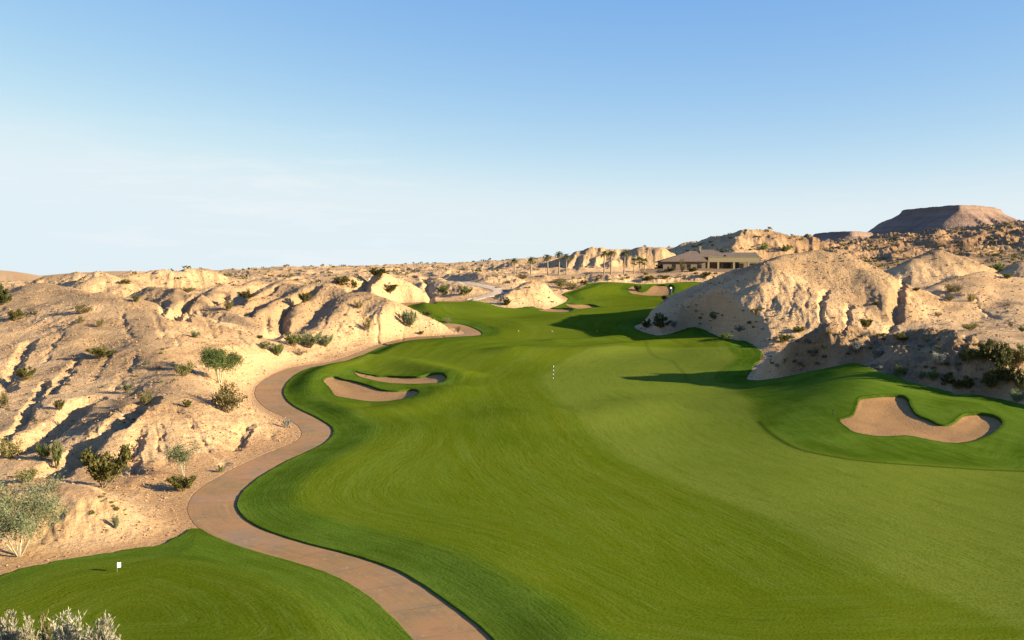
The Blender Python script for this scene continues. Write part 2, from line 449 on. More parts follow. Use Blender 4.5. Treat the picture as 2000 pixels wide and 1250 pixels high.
def add_ridges(x, y, h):
    n1 = gnoise(x / 7.0, y / 7.0, 71); n2 = gnoise(x / 7.0, y / 7.0, 72)
    m1 = gnoise(x / 2.6, y / 2.6, 73); m2 = gnoise(x / 2.6, y / 2.6, 74)
    wa = 1.3
    wx = x + n1 * wa + m1 * .3; wy = y + n2 * wa + m2 * .3
    for P, s, r, k in RIDGES:
        r = r * 1.5 + .4
        zmax = P[:, 2].max(); reach = min((zmax + 4) / s + 4 * r, 90) if P[:, 1].max() < 2000 else 2500
        lo = P[:, :2].min(0) - reach; hi = P[:, :2].max(0) + reach
        m = np.where((x > lo[0]) & (x < hi[0]) & (y > lo[1]) & (y < hi[1]))[0]
        if len(m) == 0: continue
        X = wx[m]; Y = wy[m]
        t_best = np.full(len(m), -1e9)
        for i in range(len(P) - 1):
            a, b = P[i], P[i + 1]
            dx, dy = b[0] - a[0], b[1] - a[1]
            L2 = dx * dx + dy * dy + 1e-9
            t = np.clip(((X - a[0]) * dx + (Y - a[1]) * dy) / L2, 0, 1)
            q = (X - a[0] - t * dx) ** 2 + (Y - a[1] - t * dy) ** 2
            z = a[2] + t * (b[2] - a[2]) - s * (np.sqrt(q + r * r) - r)
            np.maximum(t_best, z, out=t_best)
        h[m] = smax(h[m], t_best, k)
    return h

GULLIES = []
_T2 = np.exp(np.linspace(math.log(45), math.log(330), 900))
def rough_h(x, y):
    return add_ridges(x, y, base_h(x, y))
def gully(pts, depth, w):
    out = []
    for px, py in pts:
        r = ray(px, py); X = r[0] * _T2; Y = r[1] * _T2
        df = CAM_Z + r[2] * _T2 - rough_h(X, Y)
        k = np.where(df < 0)[0]; k = k[0] if len(k) else len(_T2) - 1
        out.append((X[k], Y[k]))
    kw = .62 if depth > 2.1 else .5
    GULLIES.append((catmull(np.array(out), 4), depth * (.8 if depth > 2.1 else .62 if depth > .85 else .3), w * kw))
for pts, dp, w_ in (
    ([(285, 783), (235, 820), (190, 855), (150, 885), (110, 915), (92, 937)], 2.3, 3.0),
    ([(172, 778), (130, 815), (90, 845), (55, 870), (40, 885)], 2.2, 2.8),
    ([(268, 840), (262, 870), (262, 905), (256, 928)], .9, 1.6),
    ([(352, 800), (385, 845), (420, 885), (442, 907)], .6, 1.0),
    ([(490, 825), (470, 850), (455, 874)], .9, 1.5),
    ([(60, 665), (38, 700), (20, 740), (14, 770)], 1.3, 2.2),
    ([(155, 695), (128, 730), (102, 772)], .9, 1.6),
    ([(88, 748), (62, 790), (40, 822)], 1.0, 1.6),
    ([(60, 800), (30, 835), (5, 860)], 1.0, 1.6),
    ([(322, 588), (318, 608), (332, 624)], 1.5, 1.6),
    ([(381, 576), (358, 605), (340, 626)], 2.2, 2.2),
    ([(376, 602), (364, 628)], 1.4, 1.5),
    ([(424, 620), (428, 652)], .8, .9),
    ([(548, 558), (510, 577), (465, 597)], 1.6, 2.0),
    ([(442, 574), (413, 592)], 2.0, 2.4),
    ([(503, 598), (473, 620)], 1.3, 1.6),
    ([(614, 566), (582, 590), (556, 605), (545, 624), (552, 638), (535, 657)], 2.4, 2.6),
    ([(520, 618), (526, 646)], 1.3, 1.5),
    ([(745, 530), (715, 552), (693, 567)], 2.8, 4.0),
    ([(740, 610), (738, 640), (758, 657)], 1.0, 1.2),
    ([(830, 552), (842, 575)], 2.0, 3.0),
    ([(1612, 565), (1604, 600), (1606, 628)], 1.6, 1.6),
    ([(1658, 595), (1648, 640)], 1.4, 1.5),
    ([(1768, 548), (1752, 585), (1748, 605)], 2.2, 2.6),
    ([(1755, 618), (1742, 640), (1735, 650)], 1.6, 2.0),
    ([(1905, 570), (1912, 600), (1950, 625)], .8, 1.0),
    ([(1850, 560), (1835, 590)], .8, 1.2),
    ([(300, 610), (312, 640), (322, 660)], .8, 1.4), ([(235, 612), (245, 640), (258, 662)], .7, 1.2), ([(340, 655), (350, 680)], .6, 1.0),
    ([(215, 690), (195, 720), (180, 745)], .7, 1.2), ([(265, 700), (240, 735), (225, 760)], .7, 1.2), ([(120, 650), (100, 680), (85, 705)], .7, 1.2),
    ([(455, 640), (470, 660), (490, 672)], .7, 1.1), ([(395, 600), (410, 640), (420, 655)], .7, 1.1), ([(650, 590), (640, 615), (628, 640)], .8, 1.2),
    ([(680, 600), (672, 625), (660, 645)], .7, 1.1), ([(790, 612), (782, 640)], .7, 1.1), ([(860, 632), (866, 648)], .6, .9), ([(310, 830), (318, 870), (322, 905)], .6, 1.0),
    ([(540, 830), (535, 855)], .6, 1.0), ([(1525, 540), (1518, 575), (1505, 600)], .6, 1.0), ([(1550, 545), (1548, 590), (1540, 625)], .6, 1.0), ([(1580, 560), (1575, 600), (1572, 635)], .6, 1.0),
    ([(1690, 560), (1690, 600), (1684, 640)], .6, 1.0), ([(1715, 575), (1718, 620)], .6, 1.0), ([(1500, 590), (1490, 620)], .6, 1.0),
    ([(1890, 655), (1880, 690), (1870, 720)], 1.0, 1.6),
    ([(1740, 660), (1715, 685)], .9, 1.5),
):
    gully(pts, dp, w_)
def add_gullies(x, y, z):
    wx = x + .8 * gnoise(x / 3.1, y / 3.1, 75) + .35 * gnoise(x / 1.1, y / 1.1, 77); wy = y + .8 * gnoise(x / 3.1, y / 3.1, 76) + .35 * gnoise(x / 1.1, y / 1.1, 78)
    for P, dp, w in GULLIES:
        lo = P.min(0) - 3 * w - 1; hi = P.max(0) + 3 * w + 1
        m = np.where((x > lo[0]) & (x < hi[0]) & (y > lo[1]) & (y < hi[1]))[0]
        if len(m) == 0: continue
        d = seg_dist(wx[m], wy[m], P, False)
        z[m] -= dp * np.maximum(0, 1 - np.sqrt(d * d + .02) / w) ** 1.15
    return z

def bunker_shape(x, y, z, inner):
    """hollow with a lip, highest on the back and right side"""
    for i, S in enumerate(SD_BUNK):
        P = S.P; c = P.mean(0); e = P.max(0) - P.min(0)
        m = np.where((np.abs(x - c[0]) < e[0] * .5 + 7) & (np.abs(y - c[1]) < e[1] * .5 + 7))[0]
        if len(m) == 0: continue
        s = S(x[m], y[m])
        back = np.clip((y[m] - c[1]) / (e[1] * .5), -1, 1); right = np.clip((x[m] - c[0]) / (e[0] * .5), -1, 1)
        amp = np.clip(.35 + .5 * back + .45 * right, 0.06, 1.1)
        big = (.5, .3, .55, .6, .4, .7)[i]
        z[m] = z[m] + big * amp * ((-.30 - .25 * sstep(0, .6, s) if inner else .13 * sstep(-4.5, -.2, s)))
        if inner: z[m] += -.25 * big * sstep(.3, 3.0, s)
    return z

def grass_relief(x, y, z, sg):
    """rolling swales and the banked edge of the turf"""
    d = np.sqrt(x * x + y * y)
    k = sstep(0, 12, sg)
    roll = gnoise(x / 55 + y / 160, y / 19 + x / 130, 5) * 1.0 + gnoise(x / 26, y / 11 + x / 60, 6) * .4
    z = z + k * roll * (0.25 + 1.15 * sstep(130, 200, d)) * (1 - .5 * sstep(260, 300, d))
    z = z + .28 * sstep(0.0, 4.5, sg) * (1 - .7 * sstep(6, 16, sg)) * (0.8 + .8 * gnoise(x / 17, y / 17, 9))
    return z

# ------------------------------------------------------------------ polar ground grid
HUMPS = [(catmull(trace(q), 4), h_, w_) for q, h_, w_ in (
    ([(690, 703), (800, 682), (900, 673), (1000, 669)], .8, 7.0),
    ([(1010, 692), (1150, 692), (1300, 676), (1440, 669)], 1.1, 5.0),
    ([(1090, 668), (1200, 662), (1320, 648)], .8, 4.0),
    ([(810, 601), (900, 603), (1000, 616), (1100, 626)], .9, 8.0),
    ([(566, 768), (600, 732), (680, 712), (790, 714), (890, 736)], .9, 4.0),
    ([(1130, 576), (1200, 561), (1350, 561)], .6, 6.0),
    ([(640, 905), (565, 960), (545, 1008), (650, 1048), (820, 1092), (950, 1150), (1050, 1250)], .16, 3.5),
    ([(880, 765), (800, 800), (700, 810), (640, 800)], .5, 4.0),
    ([(1080, 815), (1150, 820), (1280, 790), (1400, 790)], .45, 6.0))]
def add_humps(x, y, z):
    for P, h_, w_ in HUMPS:
        lo = P.min(0) - 3 * w_; hi = P.max(0) + 3 * w_
        m = np.where((x > lo[0]) & (x < hi[0]) & (y > lo[1]) & (y < hi[1]))[0]
        if len(m) == 0: continue
        L_ = np.r_[0, np.cumsum(np.sqrt((np.diff(P, axis=0) ** 2).sum(1)))]
        z[m] += h_ * np.exp(-(seg_dist(x[m], y[m], P, False) / w_) ** 2) * (1 + .3 * gnoise(x[m] / 15, y[m] / 15, 12))
    return z
def make_axis():
    az = [0.0]
    fine = R(0.05)
    a = 0.0; st = fine
    while a < R(178):
        if a > R(29.5): st = min(st * 1.10, R(5))
        a += st; az.append(min(a, R(179.5)))
    az = np.array(az)
    return np.r_[-az[:0:-1], az]
def make_rows():
    r = [3.0]
    while r[-1] < 26000:
        d = r[-1]
        if d < 34: k = .04
        elif d < 60: k = .0035
        elif d < 330: k = .0026
        elif d < 460: k = .003
        elif d < 1000: k = .005
        elif d < 1600: k = .012
        else: k = .05
        r.append(d * (1 + k))
    return np.array(r)
AZ = make_axis(); RR = make_rows()
NA, NR = len(AZ), len(RR)
gA, gR = np.meshgrid(AZ, RR)
GX = (np.sin(gA) * gR).ravel(); GY = (np.cos(gA) * gR).ravel()
print('grid', NA, NR, NA * NR)
near_m = (GY > 25) & (GR_ok if False else (gR.ravel() < 420)) & (np.abs(gA.ravel()) < R(60))
nm = np.where(near_m)[0]
S_main = np.full(NA * NR, -14.0); S_green = S_main.copy(); S_path = S_main.copy()
S_main[nm] = SD_MAIN(GX[nm], GY[nm]); S_green[nm] = SD_GREEN(GX[nm], GY[nm]); S_path[nm] = SD_PATH(GX[nm], GY[nm])
S_bk = np.full(NA * NR, -7.0)
for S in SD_BUNK:
    S_bk[nm] = np.maximum(S_bk[nm], S(GX[nm], GY[nm]))
out_d = -np.maximum(np.maximum(S_main, S_green), S_path)          # >0 outside turf and path
d_track = np.full(NA * NR, 50.0); d_track[nm] = seg_dist(GX[nm], GY[nm], TRACK, False)

Z0 = base_h(GX, GY)
Zr = add_ridges(GX, GY, Z0.copy())
fade = sstep(0.1, np.where(GX > 15, 3.2, 6.0), out_d)
tr = sstep(1.5, 7.0, d_track)
# house pad stays level
HX, HY = 68.0, 352.0
pad = sstep(20, 34, np.sqrt(((GX - HX) / 1.25) ** 2 + ((GY - HY - 2) / .75) ** 2))
padL = sstep(4, 12, np.maximum(np.abs(GX - 32) - 34, np.abs(GY - 338) - 3))
keep = fade * tr * pad * padL
azp0 = np.tan(np.clip(gA.ravel(), -1.2, 1.2)) * FPX + CX
# ragged country beyond the near mounds
D = gR.ravel()
far_amp = sstep(262 + 60 * sstep(1500, 1700, azp0), 330 + 110 * sstep(1500, 1700, azp0), D) * (1 - sstep(1500, 2600, D))
azp = np.tan(np.clip(gA.ravel(), -1.2, 1.2)) * FPX + CX
rgt = sstep(1400, 1650, azp)
amp = (2.5 + 2.4 * rgt) * (1 - .72 * sstep(500, 600, D) * (1 - rgt))
wxx = GX + 7 * gnoise(GX / 30, GY / 30, 61); wyy = GY + 7 * gnoise(GX / 30, GY / 30, 62)
rn = ridged(wxx / 30, wyy / 24, 4, 21, .5) * (1 - rgt) + ridged(wxx / 20, wyy / 17, 4, 21, .5) * rgt + .8 * gnoise(wxx / 70, wyy / 50, 23)
rn = np.where(rn > .35, .35 + (rn - .35) * 1.35, rn * .8 + .07)
tz = rn * 3.0; rn = (np.floor(tz) + sstep(.15, .6, tz - np.floor(tz))) / 3.0 * .5 + rn * .5
Zr = Zr + far_amp * amp * (rn - .30)
mid = sstep(60, 90, D) * (1 - sstep(330, 420, D))
_m1 = 1 - sstep(.75, 1.15, np.sqrt(((GX - 60) / 26) ** 2 + ((GY - 203) / 24) ** 2))
_dm = _m1 * 0
for _c in ((121, 283, 34, 22), (115, 244, 30, 26), (138, 262, 26, 22)):
    _dm = np.maximum(_dm, 1 - sstep(.75, 1.15, np.sqrt(((GX - _c[0]) / _c[2]) ** 2 + ((GY - _c[1]) / _c[3]) ** 2)))
Zr = Zr + mid * (1 - .6 * np.maximum(_m1, _dm)) * (.8 * fbm(GX / 16, GY / 16, 3, 33) + .22 * (ridged(wxx / 7, wyy / 7, 3, 44) - .4))
Zr = Z0 + (Zr - Z0) * keep
Zr = add_gullies(GX, GY, Zr)
# slope direction for the gullies
Zg = Zr.reshape(NR, NA)
dzdr = np.gradient(Zg, RR, axis=0); dzda = np.gradient(Zg, AZ, axis=1) / gR
sA, cA = np.sin(gA), np.cos(gA)
SX = (dzdr * sA + dzda * cA).ravel(); SY = (dzdr * cA - dzda * sA).ravel()
em = np.where((np.abs(gA.ravel()) < R(33)) & (D > 45) & (D < 1300) & (keep > .02))[0]
ex, ey = GX[em], GY[em]; sx, sy = SX[em], SY[em]
sl = np.sqrt(sx * sx + sy * sy)
def erosion(px, py, dx, dy, seed):
    ix = np.floor(px); iy = np.floor(py); fx = (px - ix).astype(np.float32); fy = (py - iy).astype(np.float32)
    ix = ix.astype(np.int64); iy = iy.astype(np.int64)
    va = 0; vx = 0; vy = 0; wt = 0
    f = np.float32(2 * PI)
    for i in (-1, 0, 1):
        for j in (-1, 0, 1):
            hx = hash01(ix + i, iy + j, seed) ; hy = hash01(ix + i, iy + j, seed + 7)
            qx = fx - i - hx; qy = fy - j - hy
            wq = np.exp(-(qx * qx + qy * qy) * np.float32(2.4))
            mag = (qx * dx + qy * dy) * f
            s_ = np.sin(mag)
            va = va + np.cos(mag) * wq; vx = vx - s_ * dx * wq; vy = vy - s_ * dy * wq
            wt = wt + wq
    return va / wt, vx / wt, vy / wt
n_ = np.maximum(sl, 1e-3)
k_ = np.minimum(sl * 1.9, 1.0)                # flat ground carries no gullies
bx = (-sy / n_ * k_).astype(np.float32); by = (sx / n_ * k_).astype(np.float32)
er = np.zeros(len(em), np.float32); gx_ = np.zeros(len(em), np.float32); gy_ = gx_.copy()
dsc = np.maximum(1.0, D[em] / 300.0).astype(np.float32) ** .7
fr, am = 1 / 3.3, 1.0
for o in range(5):
    vx_ = bx + gy_ * .55; vy_ = by - gx_ * .55
    a, b, c = erosion(ex * fr / dsc, ey * fr / dsc, vx_, vy_, 100 + o)
    er += am * a; gx_ += am * b; gy_ += am * c
    fr *= 1.95; am *= .52
er = er - 0.9
curv = fbm(GX / 22, GY / 22, 3, 81)
dz_above = Zr - Z0
slope_all = np.sqrt(SX ** 2 + SY ** 2)
gravel = sstep(.0, .45, curv + .075 * dz_above - .12 - .45 * sstep(.45, .9, slope_all)) * sstep(4, 14, out_d)
gravel *= 1 - .5 * sstep(300, 420, D)
_sr = np.sqrt(((GX - 48) / 16) ** 2 + ((GY - 130) / 17) ** 2)
gravel = gravel * sstep(.7, 1.15, _sr)
gravel = np.maximum(gravel, 1 - sstep(.7, 1.1, np.sqrt(((GX - 73.5) / 8) ** 2 + ((GY - 203) / 17) ** 2)))
for _gx, _gy, _gw, _gh in ((-53, 213, 34, 25), (-86, 190, 24, 15)):
    gravel = np.maximum(gravel, .85 * (1 - sstep(.55, 1.1, np.sqrt(((GX - _gx) / _gw) ** 2 + ((GY - _gy) / _gh) ** 2) + .35 * curv)) * sstep(5, 14, out_d))
steep = sstep(.16, .6, sl)
steep_all = sstep(.16, .6, np.sqrt(SX ** 2 + SY ** 2))
big = sstep(0, 6, out_d[em])
crust = fbm(ex / 1.3, ey / 1.3, 3, 55, .65)
lump = fbm(ex / 3.4, ey / 3.4, 2, 58)
E = np.zeros(NA * NR); E[em] = er * steep
C = np.zeros(NA * NR); C[em] = crust
Zf = Zr.copy()
Zf[em] += keep[em] * (er * steep * (.19 - .03 * _m1[em] - .12 * _dm[em]) * dsc * (1 - .55 * gravel[em]) + (.06 + .17 * steep + .04 * _m1[em]) * (1 - .6 * _dm[em] - .45 * _m1[em]) * crust * (1 + .5 * sstep(200, 500, D[em])) + .12 * lump + (1 - sstep(.7, 1.2, _sr[em])) * (.34 * crust + .75 * fbm(ex / 4.0, ey / 4.0, 3, 311, .6)))
# turf relief and bunkers
sg = np.maximum(S_main, S_green)
gm = np.where(sg > -3)[0]
Zt = Zf.copy()
_zh = add_humps(GX[gm], GY[gm], np.zeros(len(gm))) * sstep(0, 5, sg[gm])
Zt[gm] = _zh + grass_relief(GX[gm], GY[gm], Zt[gm], np.maximum(sg[gm], 0))
Zb = Zt.copy()
Zt[gm] = bunker_shape(GX[gm], GY[gm], Zt[gm], False)
Zb[gm] = bunker_shape(GX[gm], GY[gm], Zb[gm], True)
# sand ground sits below the turf, path and bunkers that cover it
cell = np.maximum(.5, D * .004)
under = np.maximum(np.maximum(S_main, S_green), S_path)
Zground = np.minimum(Zt, np.where(S_bk > -.5, Zb, Zt)) - np.where(under > 0, .06 + .5 * sstep(0.0, 1.6, under / cell), 0)

def polar_mesh(name, keep_faces, Z):
    pass

def build_mesh(name, co, faces4=None, loops=None, starts=None, totals=None):
    me = bpy.data.meshes.new(name)
    me.vertices.add(len(co)); me.vertices.foreach_set('co', np.ascontiguousarray(co, np.float32).ravel())
    if faces4 is not None:
        loops = faces4.ravel(); totals = np.full(len(faces4), faces4.shape[1]); starts = np.arange(len(faces4)) * faces4.shape[1]
    me.loops.add(len(loops)); me.loops.foreach_set('vertex_index', np.asarray(loops, np.int32))
    me.polygons.add(len(starts)); me.polygons.foreach_set('loop_start', np.asarray(starts, np.int32))
    me.polygons.foreach_set('loop_total', np.asarray(totals, np.int32))
    me.update(calc_edges=True)
    me.shade_smooth()
    return me

def fattr(me, name, vals):
    a = me.attributes.new(name, 'FLOAT', 'POINT')
    a.data.foreach_set('value', np.ascontiguousarray(vals, np.float32))

ii, jj = np.meshgrid(np.arange(NR - 1), np.arange(NA - 1), indexing='ij')
Q = np.stack([ii * NA + jj, ii * NA + jj + 1, (ii + 1) * NA + jj + 1, (ii + 1) * NA + jj], -1).reshape(-1, 4)[:, ::-1]

def clip_sheet(name, sd, Z, attrs, skirt=0.0):
    """the part of the polar grid where sd > 0, cut cleanly along sd = 0; skirt drops the rim"""
    pos = sd > 0
    cnt = pos[Q].sum(1)
    full = Q[cnt == 4]; mixed = Q[(cnt > 0) & (cnt < 4)]
    mixed_set = mixed
    used = np.unique(np.r_[full.ravel(), mixed[pos[mixed]].ravel()])
    remap = np.full(NA * NR, -1); remap[used] = np.arange(len(used))
    co = [np.c_[GX[used], GY[used], Z[used]]]
    at = {k: [v[used]] for k, v in attrs.items()}
    loops = [remap[full].ravel()]; totals = [np.full(len(full), 4)]
    extra = {}; ec = []; eat = {k: [] for k in attrs}; ml = []; mt = []; rim = []
    nxt = len(used)
    for q in mixed:
        poly = []; cut = []
        for a in range(4):
            u, v = int(q[a]), int(q[(a + 1) % 4])
            if pos[u]: poly.append(int(remap[u]))
            if pos[u] != pos[v]:
                key = (u, v) if u < v else (v, u)
                if key not in extra:
                    t = sd[key[0]] / (sd[key[0]] - sd[key[1]])
                    ec.append((GX[key[0]] + t * (GX[key[1]] - GX[key[0]]), GY[key[0]] + t * (GY[key[1]] - GY[key[0]]), Z[key[0]] + t * (Z[key[1]] - Z[key[0]])))
                    for k, val in attrs.items(): eat[k].append(val[key[0]] + t * (val[key[1]] - val[key[0]]))
                    extra[key] = nxt; nxt += 1
                poly.append(extra[key]); cut.append((extra[key], pos[u]))
        if len(poly) >= 3:
            ml += poly; mt.append(len(poly))
            if len(cut) == 2:
                # leaving edge (inside->outside) then entering edge
                a_, b_ = (cut[0][0], cut[1][0]) if cut[0][1] else (cut[1][0], cut[0][0])
                rim.append((a_, b_))
    co = np.r_[co[0], np.array(ec).reshape(-1, 3)]
    for k in attrs: at[k] = np.r_[at[k][0], np.array(eat[k])]
    if skirt > 0 and rim:
        rv = sorted({v for e in rim for v in e}); rm = {v: len(co) + i for i, v in enumerate(rv)}
        low = co[rv].copy(); low[:, 2] -= skirt
        co = np.r_[co, low]
        for k in attrs: at[k] = np.r_[at[k], at[k][rv]]
        for a_, b_ in rim:
            ml += [b_, a_, rm[a_], rm[b_]]; mt.append(4)
    loops = np.r_[loops[0], np.array(ml, int)]; totals = np.r_[totals[0], np.array(mt, int)]
    starts = np.r_[0, np.cumsum(totals)[:-1]]
    me = build_mesh(name, co, None, loops, starts, totals)
    for k in attrs: fattr(me, k, at[k])
    return me

# ------------------------------------------------------------------ materials
def new_mat(name):
    m = bpy.data.materials.new(name); m.use_nodes = True
    n = m.node_tree; n.nodes.clear()
    o = n.nodes.new('ShaderNodeOutputMaterial'); b = n.nodes.new('ShaderNodeBsdfPrincipled')
    n.links.new(b.outputs[0], o.inputs[0])
    b.inputs['Roughness'].default_value = .9
    b.inputs['Specular IOR Level'].default_value = .2
    return m, n, b
class NB:
    """small node builder"""
    def __init__(s, n): s.n = n; s.geo = n.nodes.new('ShaderNodeNewGeometry')
    def noise(s, scale, detail=4, rough=.55, vec=None, dist=0):
        t = s.n.nodes.new('ShaderNodeTexNoise'); t.inputs['Scale'].default_value = scale; t.inputs['Detail'].default_value = detail
        t.inputs['Roughness'].default_value = rough; t.inputs['Distortion'].default_value = dist
        s.n.links.new(vec or s.geo.outputs['Position'], t.inputs['Vector']); return t.outputs[0]
    def scaled(s, sx, sy, sz, rz=0):
        m = s.n.nodes.new('ShaderNodeMapping'); m.inputs['Scale'].default_value = (sx, sy, sz); m.inputs['Rotation'].default_value = (0, 0, rz)
        s.n.links.new(s.geo.outputs['Position'], m.inputs['Vector']); return m.outputs[0]
    def attr(s, name):
        a = s.n.nodes.new('ShaderNodeAttribute'); a.attribute_name = name; return a.outputs['Fac']
    def rng(s, v, a, b, c=0, d=1, smooth=False):
        m = s.n.nodes.new('ShaderNodeMapRange'); m.inputs[1].default_value = a; m.inputs[2].default_value = b
        m.inputs[3].default_value = c; m.inputs[4].default_value = d
        if smooth: m.interpolation_type = 'SMOOTHSTEP'
        s.n.links.new(v, m.inputs[0]); return m.outputs[0]
    def math(s, op, a, b=None):
        m = s.n.nodes.new('ShaderNodeMath'); m.operation = op
        for i, v in enumerate((a, b)):
            if v is None: continue
            if isinstance(v, (int, float)): m.inputs[i].default_value = v
            else: s.n.links.new(v, m.inputs[i])
        return m.outputs[0]
    def mix(s, f, a, b, mode='MIX'):
        m = s.n.nodes.new('ShaderNodeMixRGB'); m.blend_type = mode
        for i, v in enumerate((f, a, b)):
            if isinstance(v, (int, float)): m.inputs[i].default_value = v
            elif isinstance(v, tuple): m.inputs[i].default_value = (*v, 1)
            else: s.n.links.new(v, m.inputs[i])
        return m.outputs[0]
    def bump(s, h, strength, dist, b, nrm=None):
        m = s.n.nodes.new('ShaderNodeBump'); m.inputs['Strength'].default_value = strength; m.inputs['Distance'].default_value = dist
        s.n.links.new(h, m.inputs['Height'])
        if nrm: s.n.links.new(nrm, m.inputs['Normal'])
        s.n.links.new(m.outputs[0], b.inputs['Normal']); return m.outputs[0]

def sand_material():
    m, n, b = new_mat('desert_sand'); N = NB(n); L = n.links
    big = N.noise(.035, 4); midn = N.noise(.35, 5, .6); fine = N.noise(2.6, 6, .65)
    gv = N.attr('gravel'); er = N.attr('erode'); fl = N.attr('apron'); farv = N.attr('far')
    col = N.mix(N.rng(big, .35, .65), (0.4702, 0.3014, 0.1464), (0.5183, 0.3515, 0.183))
    col = N.mix(N.rng(midn, .42, .72, 0, .6), col, (0.547, 0.3881, 0.223))
    col = N.mix(N.rng(fine, .45, .7, 0, .42), col, (0.3263, 0.1782, 0.07659))
    col = N.mix(N.math('MULTIPLY', gv, N.rng(midn, .25, .6, .75, 1)), col, N.mix(N.rng(fine, .4, .62), (.265, .172, .088), (.36, .245, .13)))
    col = N.mix(N.math('MULTIPLY', fl, .8), col, N.mix(N.rng(fine, .35, .65), (0.3743, 0.2192, 0.1003), (0.4606, 0.2877, 0.143)))
    grit = N.noise(1.25, 9, .78)
    col = N.mix(N.rng(grit, .54, .72, 0, .42), col, (0.1824, 0.1051, 0.04936)); col = N.mix(N.rng(grit, .46, .30, 0, .35), col, (0.4798, 0.3652, 0.2298))
    col = N.mix(N.math('MULTIPLY', N.attr('soil_shade'), .88), col, N.mix(N.rng(fine, .35, .65), (.13, .082, .042), (.235, .155, .085)))  # brown soil, darkened further so the mounds' shade is painted into the colour
    strata = N.noise(1.0, 5, .7, N.scaled(.02, .02, 1.1))
    col = N.mix(N.rng(strata, .5, .7, 0, .5), col, (0.3309, 0.1736, 0.07445))
    col = N.mix(N.math('MULTIPLY', farv, N.rng(N.noise(.012, 4), .3, .7, .75, 1)), col, N.mix(N.rng(N.noise(.06, 5, .65), .4, .62), (0.1761, 0.1016, 0.05256), (0.3309, 0.2033, 0.1052)))
    L.new(col, b.inputs['Base Color'])
    v = n.nodes.new('ShaderNodeTexVoronoi'); v.inputs['Scale'].default_value = 3.2; v.feature = 'F1'
    L.new(N.geo.outputs['Position'], v.inputs['Vector'])
    hsum = N.math('ADD', N.math('MULTIPLY', N.noise(1.5, 8, .68), 1.0), N.math('MULTIPLY', v.outputs['Distance'], -.22))
    nb = N.bump(hsum, .9, .42, b)
    N.bump(N.noise(4.5, 6, .75), .8, .16, b, nb)
    b.inputs['Roughness'].default_value = .95; b.inputs['Specular IOR Level'].default_value = .1
    return m

def turf_material():
    m, n, b = new_mat('turf'); N = NB(n); L = n.links
    rough_ = N.attr('rough'); mow = N.attr('mow'); edge = N.attr('edge'); stripe = N.attr('stripe'); lane = N.attr('lane')
    huge = N.noise(.022, 4); big = N.noise(.075, 4); midn = N.noise(.5, 5, .6); fine = N.noise(6.5, 4, .7)
    pos = n.nodes.new('ShaderNodeSeparateXYZ'); L.new(N.geo.outputs['Position'], pos.inputs[0])
    def lanes(coord, k, along):
        c = n.nodes.new('ShaderNodeCombineXYZ'); L.new(N.math('MULTIPLY', coord, k), c.inputs[0])
        L.new(N.math('MULTIPLY', pos.outputs[0], along), c.inputs[1]); L.new(N.math('MULTIPLY', pos.outputs[1], along), c.inputs[2])
        return N.noise(1.0, 6, .62, c.outputs[0], .25)
    near_edge = N.rng(edge, 9, 17, 1, 0, True)
    s1 = N.math('ADD', N.math('MULTIPLY', lanes(edge, 1.5, .10), near_edge), N.math('MULTIPLY', lanes(lane, 1.1, .09), N.math('SUBTRACT', 1, near_edge)))
    s2 = N.math('ADD', N.math('MULTIPLY', lanes(edge, 5, .5), near_edge), N.math('MULTIPLY', lanes(lane, 4.2, .45), N.math('SUBTRACT', 1, near_edge)))
    fair = N.mix(N.rng(huge, .36, .62), (0.06402, 0.094, 0.0035), (0.1009, 0.132, 0.007))
    fair = N.mix(mow, fair, N.mix(N.rng(big, .35, .65), (0.1183, 0.15, 0.016), (0.1436, 0.172, 0.024)))
    fair = N.mix(N.rng(big, .48, .7, 0, .4), fair, (0.1115, 0.125, 0.008))
    rg = N.mix(N.rng(N.noise(.13, 4, .6), .38, .62), (0.04074, 0.078, 0.004), (0.07372, 0.13, 0.012))
    col = N.mix(rough_, fair, rg)
    col = N.mix(N.math('MULTIPLY', N.rng(stripe, -.2, .45), .45), col, (0.1086, 0.158, 0.018))
    col = N.mix(N.rng(s1, .50, .70, 0, .26), col, (0.1455, 0.178, 0.03)); col = N.mix(N.rng(s1, .47, .30, 0, .24), col, (0.04365, 0.074, 0.003))
    col = N.mix(N.rng(s2, .52, .72, 0, .26), col, (0.16, 0.19, 0.04)); col = N.mix(N.rng(s2, .46, .30, 0, .32), col, (0.03492, 0.062, 0.003))
    col = N.mix(N.rng(fine, .44, .68, 0, .5), col, (0.03298, 0.058, 0.003))
    col = N.mix(N.rng(N.noise(.9, 6, .7), .66, .78, 0, .35), col, (0.16, 0.16, 0.045))
    col = N.mix(N.math('MULTIPLY', N.attr('line'), .8), col, (0.02037, 0.04, 0.004))
    L.new(col, b.inputs['Base Color'])
    hh = N.math('ADD', N.math('MULTIPLY', s2, .45), N.math('MULTIPLY', fine, .5))
    bm = N.bump(hh, .55, .14, b)
    b.inputs['Roughness'].default_value = 1; b.inputs['Specular IOR Level'].default_value = 0.0
    return m

